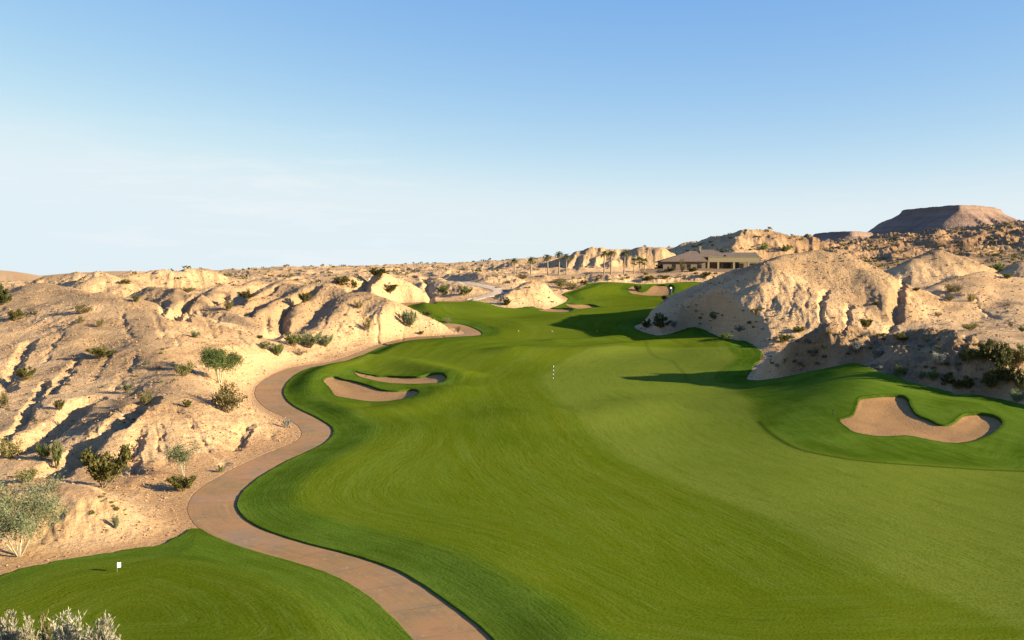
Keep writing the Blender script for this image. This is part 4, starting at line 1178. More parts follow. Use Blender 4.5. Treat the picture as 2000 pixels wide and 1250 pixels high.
# ------------------------------------------------------------------ shrubs seen one by one: column, row of the foot, width, height, kind, label
for a in (
    (443, 806, 78, 52, 'yellow', 'loose yellow green bush just below the round green tree'),
    (355, 960, 62, 34, 'olive', 'low dark bush at the foot of the thin airy tree'),
    (203, 952, 112, 84, 'olive', 'biggest dark olive creosote bush at the foot of the front mound'),
    (85, 898, 42, 28, 'green', 'bright green grassy bush in the shaded gully, broader of two'),
    (110, 916, 30, 52, 'green', 'upright bright green bush next to the big olive bush'),
    (18, 896, 58, 40, 'yellow', 'yellow green bush at the picture edge below the gullied slope'),
    (103, 963, 46, 34, 'twig', 'round grey dead bush behind the wide grey green tree'),
    (55, 941, 52, 27, 'yellow', 'dry yellow bush on the flat above the wide grey green tree'),
    (226, 1034, 18, 24, 'sage', 'small upright blue green plant on the bare bank above the oval green'),
    (432, 923, 17, 12, 'green', 'small green clump against the path edge near the thin airy tree'),
    (560, 836, 17, 19, 'grey', 'small pale grey clump beside the path at the tip of the mound'),
    (197, 700, 52, 25, 'olive', 'spreading olive bush alone in the middle of the pale slope'),
    (50, 743, 46, 26, 'olive', 'olive bush on the steep slope near the picture edge'),
    (6, 596, 32, 36, 'dark', 'dark green bush on the skyline mound at the picture edge'),
    (382, 661, 19, 14, 'sage', 'small blue grey bush on the ridge above the round green tree'),
    (362, 735, 46, 28, 'yellow', 'patchy yellow bush against the round green tree, uphill side'),
    (308, 722, 25, 13, 'twig', 'low grey dead bush uphill from the round green tree'),
    (250, 766, 33, 16, 'sage', 'flat grey green bush on the spur above the long shadowed gully'),
    (284, 793, 31, 28, 'yellow', 'bright yellow green bush at the head of the long shadowed gully'),
    (116, 806, 24, 22, 'olive', 'small olive bush beside the upper shadowed gully'),
    (366, 797, 22, 16, 'olive', 'small round bush between the yellow bush and the front mound'),
    (237, 806, 32, 32, 'twig', 'brown twiggy bush inside the long shadowed gully'),
    (8, 797, 24, 30, 'yellow', 'yellow bush cut by the picture edge halfway up the slope'),
    (30, 628, 38, 22, 'olive', 'olive bush below the skyline mound at the picture edge'),
    (62, 612, 26, 20, 'twig', 'grey brown bush in the shaded hollow below the skyline mound'),
    (160, 614, 40, 20, 'yellow', 'straggling yellow bush high on the smooth brown mound'),
    (157, 632, 18, 14, 'yellow', 'small yellow bush just under the straggling one on the brown mound'),
    (196, 639, 17, 15, 'yellow', 'small round bush on the brown mound, off to one side of the straggling pair'),
    (266, 592, 17, 16, 'olive', 'small olive bush in the notch behind the brown mound'),
    (246, 556, 26, 10, 'olive', 'low bush between two white domes on the skyline'),
    (367, 572, 32, 11, 'yellow', 'flat yellow bush behind the cracked cliff top'),
    (447, 607, 25, 19, 'yellow', 'yellow olive bush in the shadow beside the cracked cliff'),
    (482, 585, 34, 19, 'olive', 'olive bush on the brown slope between two black shadow strips'),
    (596, 592, 32, 20, 'olive', 'long olive bush lining the dark crooked gully'),
    (700, 604, 20, 16, 'yellow', 'small yellow bush near the top of the pale mound by the path'),
    (762, 573, 38, 20, 'olive', 'olive bush on the smooth slope below the dark hillside shadow'),
    (738, 541, 40, 15, 'dark', 'dark bush on the crest over the dark hillside shadow'),
    (667, 557, 40, 18, 'olive', 'olive scrub on the slope left of the dark hillside shadow'),
    (692, 563, 16, 15, 'olive', 'small bush at the lower tip of the dark hillside shadow'),
    (718, 646, 21, 25, 'yellow', 'upright yellow green bush on the pale sand above the path'),
    (800, 642, 32, 30, 'sage', 'sage bush in the crease of the pale mound near the path end'),
    (823, 656, 11, 8, 'olive', 'tiny bush at the foot of the pale mound beside the path'),
    (518, 686, 30, 16, 'sage', 'grey green bush below the brown gully mouth, smaller of two'),
    (543, 696, 28, 25, 'green', 'darker green round bush below the brown gully mouth'),
    (572, 677, 42, 26, 'green', 'soft green bush in the shaded hollow, nearest the gully mouth'),
    (606, 681, 46, 30, 'sage', 'large soft grey green bush filling the shaded hollow'),
    (636, 678, 30, 24, 'sage', 'soft green bush on the sunny side of the shaded hollow'),
    (585, 694, 30, 16, 'twig', 'brown twiggy bush on the bank under the soft green bushes'),
    (508, 662, 15, 8, 'olive', 'tiny bush at the toe of the long ridge'),
    (834, 618, 19, 11, 'olive', 'small bush on the pale tongue of sand above the fairway'),
    (873, 631, 24, 11, 'twig', 'grey bush on the sand tongue next to the path loop'),
    (895, 650, 13, 13, 'yellow', 'small yellow bush inside the path loop'),
    (866, 577, 27, 19, 'green', 'green bush on the low knoll beside the sandy track, first of two'),
    (908, 578, 28, 17, 'green', 'green bush on the low knoll close under the sandy track'),
    (990, 597, 16, 15, 'dark', 'dark bush in the shade of the sandy hill above the fairway'),
    (1020, 546, 26, 11, 'yellow', 'yellow scrub on top of the sandy hill'),
    (1092, 553, 26, 10, 'yellow', 'yellow scrub on the bank above the sandy hill, upper clump'),
    (1096, 562, 30, 14, 'yellow', 'yellow bush where the sandy hill meets the far turf, inner clump'),
    (1118, 567, 34, 15, 'yellow', 'yellow bush right at the far turf edge'),
    (1141, 557, 22, 10, 'olive', 'olive bush at the upper corner of the far turf'),
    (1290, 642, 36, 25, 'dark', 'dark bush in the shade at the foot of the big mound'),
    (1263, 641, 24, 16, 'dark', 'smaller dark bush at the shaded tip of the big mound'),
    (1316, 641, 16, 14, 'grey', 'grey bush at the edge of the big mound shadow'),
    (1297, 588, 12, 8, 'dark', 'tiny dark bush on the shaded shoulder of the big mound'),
    (1396, 626, 30, 15, 'sage', 'grey green bush on the low ledge under the big mound shadow'),
    (1477, 618, 15, 15, 'yellow', 'small dry bush at the sunlit corner of the big mound'),
    (1444, 653, 24, 12, 'grey', 'pale grey bush on the strip of sand above the grass shelf'),
    (1416, 664, 32, 13, 'green', 'dark green bush casting shade on the grass shelf'),
    (1532, 670, 32, 17, 'olive', 'olive bush in the dip between the big mound and the small peak'),
    (1560, 650, 28, 13, 'olive', 'low olive bush at the sunny base of the big mound'),
    (1691, 644, 32, 23, 'olive', 'grassy olive bush against the brown flank of the big mound'),
    (1712, 596, 15, 8, 'olive', 'tiny bush halfway up the brown flank of the big mound'),
    (1760, 667, 30, 17, 'olive', 'olive bush on the saddle behind the shaded ridge'),
    (1672, 694, 34, 24, 'grey', 'pale grey bush at the edge of the small peak shadow'),
    (1690, 658, 16, 11, 'grey', 'small pale bush on top of the shaded ridge beside the small peak'),
    (1718, 697, 22, 15, 'grey', 'grey bush in dry grass above the large bunker bank'),
    (1757, 735, 28, 21, 'green', 'fresh green bush at the top of the grass bank above the large bunker'),
    (1588, 704, 16, 11, 'grey', 'bluish bush in the shade of the small peak'),
    (1834, 716, 28, 24, 'grey', 'almost white bush on the shaded ridge'),
    (1818, 678, 16, 11, 'grey', 'small whitish bush near the crest of the shaded ridge'),
    (1800, 744, 24, 15, 'sage', 'sage clump at the grass edge above the large bunker'),
    (1822, 746, 24, 19, 'green', 'green clump beside the sage one at the grass edge'),
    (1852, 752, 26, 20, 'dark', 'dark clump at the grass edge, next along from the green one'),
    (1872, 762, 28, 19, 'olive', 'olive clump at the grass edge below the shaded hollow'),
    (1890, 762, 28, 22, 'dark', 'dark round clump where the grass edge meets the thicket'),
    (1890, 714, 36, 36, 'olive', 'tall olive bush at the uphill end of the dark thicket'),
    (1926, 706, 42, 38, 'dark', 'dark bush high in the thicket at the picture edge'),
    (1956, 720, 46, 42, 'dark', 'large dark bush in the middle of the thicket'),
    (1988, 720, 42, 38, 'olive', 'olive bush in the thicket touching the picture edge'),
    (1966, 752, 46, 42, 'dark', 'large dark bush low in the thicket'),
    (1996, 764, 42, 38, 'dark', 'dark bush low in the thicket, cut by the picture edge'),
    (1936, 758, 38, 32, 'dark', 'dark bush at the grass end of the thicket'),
    (1986, 786, 30, 22, 'sage', 'paler sage bush at the very bottom of the thicket'),
    (1857, 572, 32, 15, 'yellow', 'green yellow bush on the smooth sandy dome'),
    (1872, 570, 24, 21, 'twig', 'grey twiggy bush beside the green yellow one on the dome'),
    (1897, 590, 19, 17, 'yellow', 'small upright bush lower on the smooth sandy dome'),
    (1855, 590, 17, 13, 'yellow', 'small bush under the green yellow one on the dome'),
    (1790, 569, 15, 8, 'olive', 'tiny bush above the cleft beside the big mound'),
    (1896, 646, 36, 15, 'yellow', 'wide yellow green bush on the sandy apron above the shaded ridge'),
    (1940, 682, 26, 13, 'yellow', 'yellow bush just above the dark thicket'),
    (1992, 685, 16, 12, 'green', 'small vivid green bush on the sand at the picture edge'),
    (1996, 649, 16, 11, 'green', 'small green bush on the slope at the picture edge'),
    (1974, 638, 12, 8, 'yellow', 'tiny yellow bush on the open slope near the picture edge'),
    (1951, 531, 26, 17, 'green', 'green bush between two domes near the skyline'),
    (1967, 545, 20, 11, 'green', 'smaller green bush below the one between two domes'),
    (1831, 618, 17, 9, 'yellow', 'small bush on the sand below the cleft'),
    (1536, 496, 26, 14, 'green', 'spiky green bush peeping over the top of the big mound'),
    (1494, 491, 22, 14, 'green', 'spiky green bush at the gable end of the house'),
    (1332, 531, 14, 24, 'yellow', 'upright yellow green bush against the house wall'),
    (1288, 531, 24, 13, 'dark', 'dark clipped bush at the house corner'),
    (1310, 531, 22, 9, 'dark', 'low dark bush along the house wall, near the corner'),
    (1352, 531, 26, 9, 'dark', 'low dark bush along the house wall, near the porch'),
    (1216, 548, 14, 9, 'twig', 'brown bush on the sand bank straight below the tallest palm'),
    (1325, 546, 14, 11, 'twig', 'brown bush on the sand bank below the house wall'),
    (1268, 548, 26, 10, 'olive', 'brown green bush on the sand bank above the far bunker'),
    (1298, 546, 22, 9, 'olive', 'olive bush on the sand bank above the far flag'),
    (1380, 544, 22, 9, 'olive', 'olive bush on the sand bank beside the big mound'),
    (1247, 568, 16, 9, 'dark', 'dark grassy clump on the lip of the far bunker'),
):
    put_bush(*a)
# tiny tufts that nothing tells apart, by patch
def patch(n, box, kinds, label, group, wr=(6, 12), seed=0, only_sand=True):
    rnd = random.Random(seed); k = 0; tries = 0
    while k < n and tries < n * 12:
        tries += 1
        p = ground_px(rnd.uniform(box[0], box[2]), rnd.uniform(box[1], box[3]))
        a_ = np.array([p.x]); b_ = np.array([p.y])
        if max(SD_MAIN(a_, b_)[0], SD_GREEN(a_, b_)[0], SD_PATH(a_, b_)[0]) > -.6 or math.hypot(p.x, p.y) > 2000: continue
        w_ = px_size(rnd.uniform(*wr), p); put_tuft(p, w_, w_ * rnd.uniform(.4, .75), rnd.choice(kinds), label, group); k += 1
patch(14, (255, 660, 345, 750), ('yellow', 'green'), 'tiny yellow green tuft uphill from the round green tree', 'tufts uphill from the round tree', seed=1)
patch(10, (140, 960, 250, 1010), ('green', 'yellow'), 'tiny green tuft on the sand beside the wide grey green tree', 'tufts beside the grey green tree', (8, 15), seed=2)
patch(26, (20, 600, 330, 860), ('yellow', 'twig', 'olive'), 'tiny dry tuft on the gullied slope above the path', 'tufts on the gullied slope', (5, 10), seed=3)
patch(16, (420, 560, 700, 660), ('olive', 'yellow', 'twig'), 'tiny tuft among the brown ridges beside the far path', 'tufts among the brown ridges', (5, 9), seed=4)
patch(14, (1750, 560, 2000, 690), ('yellow', 'olive'), 'tiny dry tuft on the open sandy apron behind the shaded ridge', 'tufts on the sandy apron', (5, 10), seed=5)
patch(80, (1500, 655, 1930, 760), ('grey', 'olive', 'twig', 'yellow'), 'small dry clump on the shaded ridge above the large bunker', 'dry clumps on the shaded ridge', (8, 17), seed=6)
patch(34, (1330, 600, 1560, 690), ('grey', 'olive', 'twig'), 'small dry clump on the stony ledge under the big mound', 'dry clumps under the big mound', (6, 13), seed=7)
patch(22, (1130, 535, 1400, 550), ('olive', 'twig', 'yellow'), 'tiny brown tuft on the sand bank below the house', 'tufts below the house', (7, 14), seed=8)
patch(16, (960, 540, 1120, 600), ('yellow', 'olive', 'twig'), 'tiny dry tuft on the sandy hill beside the track', 'tufts on the sandy hill', (6, 12), seed=9)
patch(34, (1560, 440, 2000, 520), ('dark', 'olive'), 'small dark scrub bush on the rough hillside below the mesa', 'scrub on the hillside below the mesa', (4, 8), seed=10)
patch(30, (300, 520, 1000, 560), ('olive', 'dark', 'twig'), 'small dark scrub bush on the distant pale plateau', 'scrub on the distant plateau', (4, 8), seed=11)
# uncountable far scrub as one mass
F = MB(); rnd = random.Random(5)
for i in range(8500):
    px = rnd.uniform(-60, 2060); d = math.exp(rnd.uniform(math.log(290), math.log(1250)))
    if px < 1350 and rnd.random() < .75: continue
    x = (px - CX) / FPX * d; z = ground_at(x, d)
    if abs(x - HX) < 40 and abs(d - HY) < 26: continue
    if 975 < px < 1500 and d < 372: continue
    if seg_dist(np.array([x]), np.array([d]), TRACK, False)[0] < 4: continue
    w_ = rnd.uniform(.5, 1.4) * (1 + d / 1500); p = Vector((x, d, z)); tint = rnd.random()
    for k in range(9):
        q = p + Vector((rnd.gauss(0, .33), rnd.gauss(0, .33), rnd.uniform(0, .35))) * w_
        F.leaf(q, Vector((rnd.uniform(-1, 1), rnd.uniform(-1, 1), 1)), .5 * w_, .42 * w_, rnd, .6 * tint + .4 * rnd.random())
o = add('desert_scrub', F.mesh('desert_scrub', LM['olive'])); tag(o, 'dark low scrub scattered thinly over the far desert', 'scrub', kind='stuff')

# loose stones and clods scattered over the slopes, far too many to count
rs = np.random.default_rng(8)
pool = np.where((np.abs(gA.ravel()) < R(30)) & (D > 52) & (D < 330) & (out_d > .7) & (d_track > 2.2) & (pad * padL > .3))[0]
pool = rs.choice(pool, 200000)
wgt = np.clip(.25 + 1.3 * fbm(GX[pool] / 6, GY[pool] / 6, 3, 301) + .5 * steep_all[pool], 0.03, 1)
pool = pool[rs.random(len(pool)) < wgt][:34000]
nP = len(pool); dq = D[pool]
sz = (.04 + .13 * rs.random(nP) ** 4) * (dq / 110) ** .75
dirs = np.array([(1, 0, 0), (0, 1, 0), (-1, 0, 0), (0, -1, 0), (0, 0, 1), (0, 0, -.6)], float)
V = dirs[None] * (sz[:, None, None] * rs.uniform(.6, 1.35, (nP, 6, 1)))
an = rs.uniform(0, 6.28, nP); ca, sa = np.cos(an)[:, None], np.sin(an)[:, None]
V = np.stack([V[..., 0] * ca - V[..., 1] * sa, V[..., 0] * sa + V[..., 1] * ca, V[..., 2] * .8], -1)
jit = rs.uniform(-.5, .5, (nP, 2)) * (dq * .003)[:, None]
px_, py_ = GX[pool] + jit[:, 0] * .3, GY[pool] + jit[:, 1] * .3
V += np.stack([px_, py_, ZV.ravel()[pool] + sz * .25], -1)[:, None, :]
F3 = np.array([(0, 1, 4), (1, 2, 4), (2, 3, 4), (3, 0, 4), (1, 0, 5), (2, 1, 5), (3, 2, 5), (0, 3, 5)])
faces = (F3[None] + (np.arange(nP) * 6)[:, None, None]).reshape(-1, 3)
me = build_mesh('loose_stones', V.reshape(-1, 3), faces); me.shade_flat()
fattr(me, 'tint', np.repeat(rs.random(nP), 6))
def clod_material():
    m, n, b = new_mat('clods'); N = NB(n); t = N.attr('tint')
    col = N.mix(N.rng(t, .1, .5), (.16, .098, .05), (.30, .19, .10)); col = N.mix(N.rng(t, .75, 1), col, (.40, .28, .165))
    n.links.new(col, b.inputs['Base Color']); return m
me.materials.append(clod_material())
tag(link(bpy.data.objects.new('loose_stones', me)), 'loose stones and clods strewn over the sandy slopes', 'stones', kind='stuff')

# pale feathery bushes on the slope just below the viewpoint
def feather_bush(px, py_top, w_, d, kind, label, seed, n=28):
    x = (px - CX) / FPX * d; z0 = ground_at(x, d); ztop = CAM_Z + ray(px, py_top)[2] / ray(px, py_top)[1] * d
    H_ = ztop - z0; W_ = w_ * d / FPX; rnd = random.Random(seed); F, S = MB(), MB()
    for i in range(n * 4):
        an = rnd.uniform(0, 2 * PI); out = W_ * .5 * math.sqrt(rnd.random()); top = H_ * (1 - .45 * (out / (W_ * .5)) ** 2) * rnd.uniform(.72, 1.0)
        pts = [Vector((math.cos(an) * .05, math.sin(an) * .05, -.1))]
        for k in range(1, 6):
            u = k / 5; pts.append(Vector((math.cos(an) * out * u ** 1.2 + rnd.gauss(0, .02), math.sin(an) * out * u ** 1.2 + rnd.gauss(0, .02), top * u)))
        S.tube(pts, [.016, .013, .010, .007, .005, .003], 4, rnd.random(), False)
        tw = rnd.random()
        for q in range(46):
            u = rnd.uniform(.42, 1.0); k = min(int(u * 5), 4); c = pts[k].lerp(pts[k + 1], u * 5 - k)
            d_ = (pts[k + 1] - pts[k]).normalized() + Vector((rnd.gauss(0, .45), rnd.gauss(0, .45), rnd.uniform(0, .5)))
            e = d_.normalized() * rnd.uniform(.10, .24)
            S.tube([c, c + e], [.004, .002], 3, tw, False)
            for g in range(6):
                F.leaf(c + e * rnd.uniform(.2, 1), d_ + Vector((rnd.gauss(0, .5), rnd.gauss(0, .5), .3)), rnd.uniform(.07, .13), .022, rnd, min(1, .5 * tw + .6 * rnd.random()))
    r = root('brittle_bush', (x, d, z0)); add('foliage', F.mesh('feather_foliage', LM[kind]), r); add('stem', S.mesh('feather_stem', PALEBARK), r)
    tag(r, label, 'shrub')
feather_bush(12, 1180, 120, 23.5, 'straw', 'pale straw coloured feathery bush in the picture corner', 21)
feather_bush(118, 1190, 125, 22.5, 'straw', 'pale feathery bush between the corner one and the darker one', 22)
feather_bush(188, 1200, 110, 22.0, 'straw', 'yellowish feathery bush with a dark core at the edge of the oval green', 23)
feather_bush(68, 1192, 60, 25.0, 'yellow', 'brownish bush showing behind two pale feathery ones', 24, 16)

# ------------------------------------------------------------------ palms
def palm_crown(seed, L=2.6, n=30, up=.9):
    rnd = random.Random(seed); F = MB()
    for i in range(n):
        an = 2.4 * i + rnd.uniform(-.3, .3); el = rnd.uniform(-.25, 1.25) * up; l_ = L * rnd.uniform(.8, 1.1)
        pts = []; p = Vector((0, 0, 0)); e = el
        for k in range(8):
            pts.append(p.copy()); p = p + Vector((math.cos(an) * math.cos(e), math.sin(an) * math.cos(e), math.sin(e))) * l_ / 7; e -= .20 + .05 * k * .4
        t = rnd.random()
        for k in range(7):
            a, b = pts[k], pts[k + 1]; d = (b - a).normalized(); side = d.cross(Vector((0, 0, 1))).normalized()
            F.quad(a - side * .03, a + side * .03, b + side * .02, b - side * .02, t)
            for q in range(3):
                c = a.lerp(b, (q + .5) / 3); ll = .50 * math.sin(PI * min(1, (k + q / 3 + .8) / 8.2)) + .08
                for sg_ in (-1, 1):
                    e_ = c + side * sg_ * ll + d * ll * .6 + Vector((0, 0, -.14 * rnd.random()))
                    F.tri(c - d * .05, c + d * .06, e_, t * .6 + .4 * rnd.random())
    return F.mesh('palm_crown', LM['palm'])
def palm_trunk(seed, h, r0=.26, r1=.17):
    rnd = random.Random(seed); S = MB(); bend = rnd.uniform(-.25, .25); n = 12; pts = []; rad = []
    for k in range(n + 1):
        u = k / n; pts.append((bend * u * u, bend * .5 * u, -.3 + (h + .3) * u)); rad.append((r0 + (r1 - r0) * u) * (1.06 if k % 2 else .95) * (1.25 if k == 0 else 1) * (1.3 if k == n else 1))
    S.tube(pts, rad, 9, .5); return S.mesh('palm_trunk', PALMBARK, True), Vector(pts[-1])
PC = [palm_crown(40 + i) for i in range(3)]
for i, (px, top, base, lab) in enumerate((
    (1005, 509, 537, 'shortest palm of the row, standing at the sandy track end'),
    (1037, 507, 537, 'palm second along the row from the sandy track end'),
    (1070, 502, 538, 'palm standing by itself in the middle of the row'),
    (1092, 496, 537, 'taller palm of the close pair in front of the fluted cliffs'),
    (1106, 501, 537, 'shorter palm of the close pair in front of the fluted cliffs'),
    (1180, 495, 538, 'palm of the pair beyond the fluted cliffs, on the track side'),
    (1193, 494, 538, 'palm of the pair beyond the fluted cliffs, on the house side'),
    (1219, 494, 536, 'palm standing alone next to the clump of fan palms'))):
    p = ground_px(px, base, 328); d = p.y; zt = CAM_Z + (YH - top) * d / FPX
    tm, tip = palm_trunk(60 + i, max(zt - p.z, 3.5), .27, .18)
    r = root('date_palm', p, i * 1.3); add('trunk', tm, r); c = add('crown', PC[i % 3], r, tip); c.scale = (.82, .82, .9)
    tag(r, lab, 'palm tree', 'slim palms in a row near the house')
def fan_crown(seed, L=1.15, n=34):
    rnd = random.Random(seed); F = MB()
    for i in range(n):
        an = 2.4 * i; el = rnd.uniform(-.7, 1.4); dr = Vector((math.cos(an) * math.cos(el), math.sin(an) * math.cos(el), math.sin(el))); st = dr * L * rnd.uniform(.6, 1.0)
        side = dr.cross(Vector((0, 0, 1))).normalized(); up = side.cross(dr); t = rnd.random()
        F.quad(Vector((0, 0, 0)) - side * .02, Vector((0, 0, 0)) + side * .02, st + side * .02, st - side * .02, t)
        for k in range(11):
            b = (k - 5) * .27; e_ = st + (dr * math.cos(b) + side * math.sin(b)) * L * .75 - Vector((0, 0, .12 * abs(k - 5) / 5))
            b2 = b + .13; m_ = st + (dr * math.cos(b2) + side * math.sin(b2)) * L * .4
            b3 = b - .13; m3 = st + (dr * math.cos(b3) + side * math.sin(b3)) * L * .4
            F.quad(st, m3, e_, m_, t * .6 + .4 * rnd.random())
    return F.mesh('fan_palm_crown', LM['palm'])
FC = [fan_crown(80), fan_crown(81)]
for i, (px, top, base, sc_, lab) in enumerate((
    (1238, 512, 535, 1.0, 'fan palm at the outer end of the bushy clump beside the house'),
    (1249, 510, 535, 1.05, 'fan palm in the middle of the bushy clump beside the house'),
    (1259, 513, 535, .95, 'fan palm of the bushy clump closest to the house'),
    (1400, 505, 530, .8, 'small fan palm in front of the porch pillar'),
    (1421, 513, 530, .75, 'small fan palm in the dark porch opening'))):
    p = ground_px(px, base, 331 if i < 3 else 338); d = p.y; zt = CAM_Z + (YH - top) * d / FPX
    tm, tip = palm_trunk(70 + i, max(zt - p.z, 1.8), .2, .16)
    r = root('fan_palm', p, i * 2.1); add('trunk', tm, r); c = add('crown', FC[i % 2], r, tip); c.scale = (sc_,) * 3
    tag(r, lab, 'palm tree')

# ------------------------------------------------------------------ the house on its pad
WALL = plain_mat('house_stucco', (.15, .115, .08), (.19, .145, .105), 3, .9, .15)
CREAM = plain_mat('cream_trim', (.20, .172, .105), (.235, .205, .125), 3, .9, .1)
DARKIN = plain_mat('dark_glass', (.015, .014, .012), (.03, .026, .022), 2, .3, 0)
DOORM = plain_mat('wood_door', (.12, .05, .025), (.18, .08, .04), 5)
def roof_material():
    m, n, b = new_mat('roof_tile'); N = NB(n)
    wv = n.nodes.new('ShaderNodeTexWave'); wv.inputs['Scale'].default_value = 1.6; wv.inputs['Distortion'].default_value = .6; wv.bands_direction = 'Z'
    n.links.new(N.geo.outputs['Position'], wv.inputs['Vector'])
    col = N.mix(N.rng(N.noise(1.2, 5, .7), .35, .65), (.115, .085, .062), (.17, .13, .098)); col = N.mix(N.rng(wv.outputs[1], .0, .3, .45, 0), col, (.08, .06, .045))
    n.links.new(col, b.inputs['Base Color']); N.bump(wv.outputs[1], .5, .08, b); return m
ROOF = roof_material()
hz = float(ground_at(HX, HY - 7))
house = root('clubhouse', (HX + 1.2, HY - 6.0, hz)); tag(house, 'low tan stucco house with grey brown tiled hip roofs, chimney and pillared porch', 'house')
m = MB(); m.box(-16.6, -1.9, .8, 13.5, -.6, 3.3); m.box(-1.9, 4.3, 4.6, 14, -.6, 5.0); m.box(4.3, 18.5, 5.2, 14, -.6, 5.1); add('wall', m.mesh('house_wall', WALL), house)
def hip(mb, x0, x1, y0, y1, ze, ra, rb, th=.28):
    (ax, ay, az_), (bx_, by_, bz) = ra, rb
    A, B, C_, D_ = (x0, y0, ze), (x1, y0, ze), (x1, y1, ze), (x0, y1, ze); P_, Q_ = (ax, ay, az_), (bx_, by_, bz)
    mb.poly([A, B, Q_, P_]); mb.poly([B, C_, Q_]); mb.poly([C_, D_, P_, Q_]); mb.poly([D_, A, P_])
    lo = [(x, y, z - th) for x, y, z in (A, B, C_, D_)]
    mb.poly([A, lo[0], lo[1], B]); mb.poly([B, lo[1], lo[2], C_]); mb.poly([C_, lo[2], lo[3], D_]); mb.poly([D_, lo[3], lo[0], A]); mb.poly([lo[0], lo[3], lo[2], lo[1]])
m = MB(); hip(m, -17.6, -1.2, -.1, 14.4, 3.55, (-6.0, 7, 7.3), (-4.0, 7, 7.3)); rf = add('roof', m.mesh('wing_roof', ROOF), house)
m = MB(); hip(m, -3.4, 7.6, 3.2, 15, 5.25, (-2.2, 9.5, 7.75), (2.6, 9.5, 7.75)); add('roof', m.mesh('main_roof', ROOF), house)
m = MB()
z0_, z1_ = 5.35, 6.75
m.poly([(5.6, 2.2, z0_), (17.0, 2.2, z0_), (17.0, 8.5, z1_), (5.6, 8.5, z1_)]); m.poly([(17.0, 14.8, z0_), (5.6, 14.8, z0_), (5.6, 8.5, z1_), (17.0, 8.5, z1_)])
m.poly([(5.6, 2.2, z0_ - .2), (5.6, 14.8, z0_ - .2), (17, 14.8, z0_ - .2), (17, 2.2, z0_ - .2)]); m.poly([(5.6, 2.2, z0_ - .2), (17, 2.2, z0_ - .2), (17, 2.2, z0_), (5.6, 2.2, z0_)])
m.poly([(5.6, 14.8, z0_ - .2), (5.6, 14.8, z0_), (17, 14.8, z0_), (17, 14.8, z0_ - .2)])
add('roof', m.mesh('porch_roof', ROOF), house)
m = MB(); m.poly([(17.02, 2.2, 5.15), (17.02, 14.8, 5.15), (17.02, 8.5, 6.8)]); m.poly([(17.4, 2.0, 5.15), (17.4, 8.5, 6.9), (17.4, 15, 5.15)][::-1])
m.poly([(17.02, 2.0, 5.15), (17.4, 2.0, 5.15), (17.4, 8.5, 6.9), (17.02, 8.5, 6.9)]); m.poly([(17.4, 15, 5.15), (17.02, 15, 5.15), (17.02, 8.5, 6.9), (17.4, 8.5, 6.9)])
add('gable', m.mesh('gable', CREAM), house)
m = MB(); m.box(-.6, 17.2, 2.3, 3.0, 3.25, 5.1); m.box(-.75, 17.3, 2.2, 3.1, 4.85, 5.13); add('fascia', m.mesh('porch_fascia', CREAM), house)
for x in (-.5, 2.9, 8.4, 13.5):
    m = MB(); m.box(x - .32, x + .32, 2.34, 2.96, -.4, 3.25); m.box(x - .42, x + .42, 2.27, 3.03, -.4, .35); add('pillar', m.mesh('porch_pillar', CREAM), house)
m = MB(); m.box(-2.6, -1.9, 8.6, 9.4, 5.5, 8.8); m.box(-2.72, -1.78, 8.5, 9.5, 8.8, 9.0); add('chimney', m.mesh('chimney', CREAM), house)
m = MB(); m.box(.6, 1.9, 4.5, 4.598, 0, 2.5); add('door', m.mesh('house_door', DOORM), house)
for x0, x1 in ((2.4, 4.1),):
    m = MB(); m.box(x0, x1, 4.5, 4.597, .4, 2.6); add('window', m.mesh('house_window', DARKIN), house)
for x0, x1 in ((5.2, 7.8), (9.2, 12.4), (14.2, 16.8)):
    m = MB(); m.box(x0, x1, 5.1, 5.197, .1, 2.8); add('window', m.mesh('house_window', DARKIN), house)
for x0, x1 in ((-13.4, -12.2), (-8.2, -7.0), (-4.6, -3.2)):
    m = MB(); m.box(x0, x1, .72, .797, 1.0, 2.4); w_o = add('window', m.mesh('house_window', DARKIN), house)
    m = MB(); m.box(x0 - .12, x1 + .12, .66, .718, .86, .98); add('sill', m.mesh('window_sill', CREAM), w_o)
m = MB(); m.box(-25, 8, -2.6, -2.25, -.8, .75); m.box(-25.1, 8.1, -2.68, -2.17, .75, .87)
o = add('terrace_wall', m.mesh('terrace_wall', WALL), None, (HX + 1.2, HY - 6, hz)); tag(o, 'long low tan wall along the front of the house terrace', 'wall')

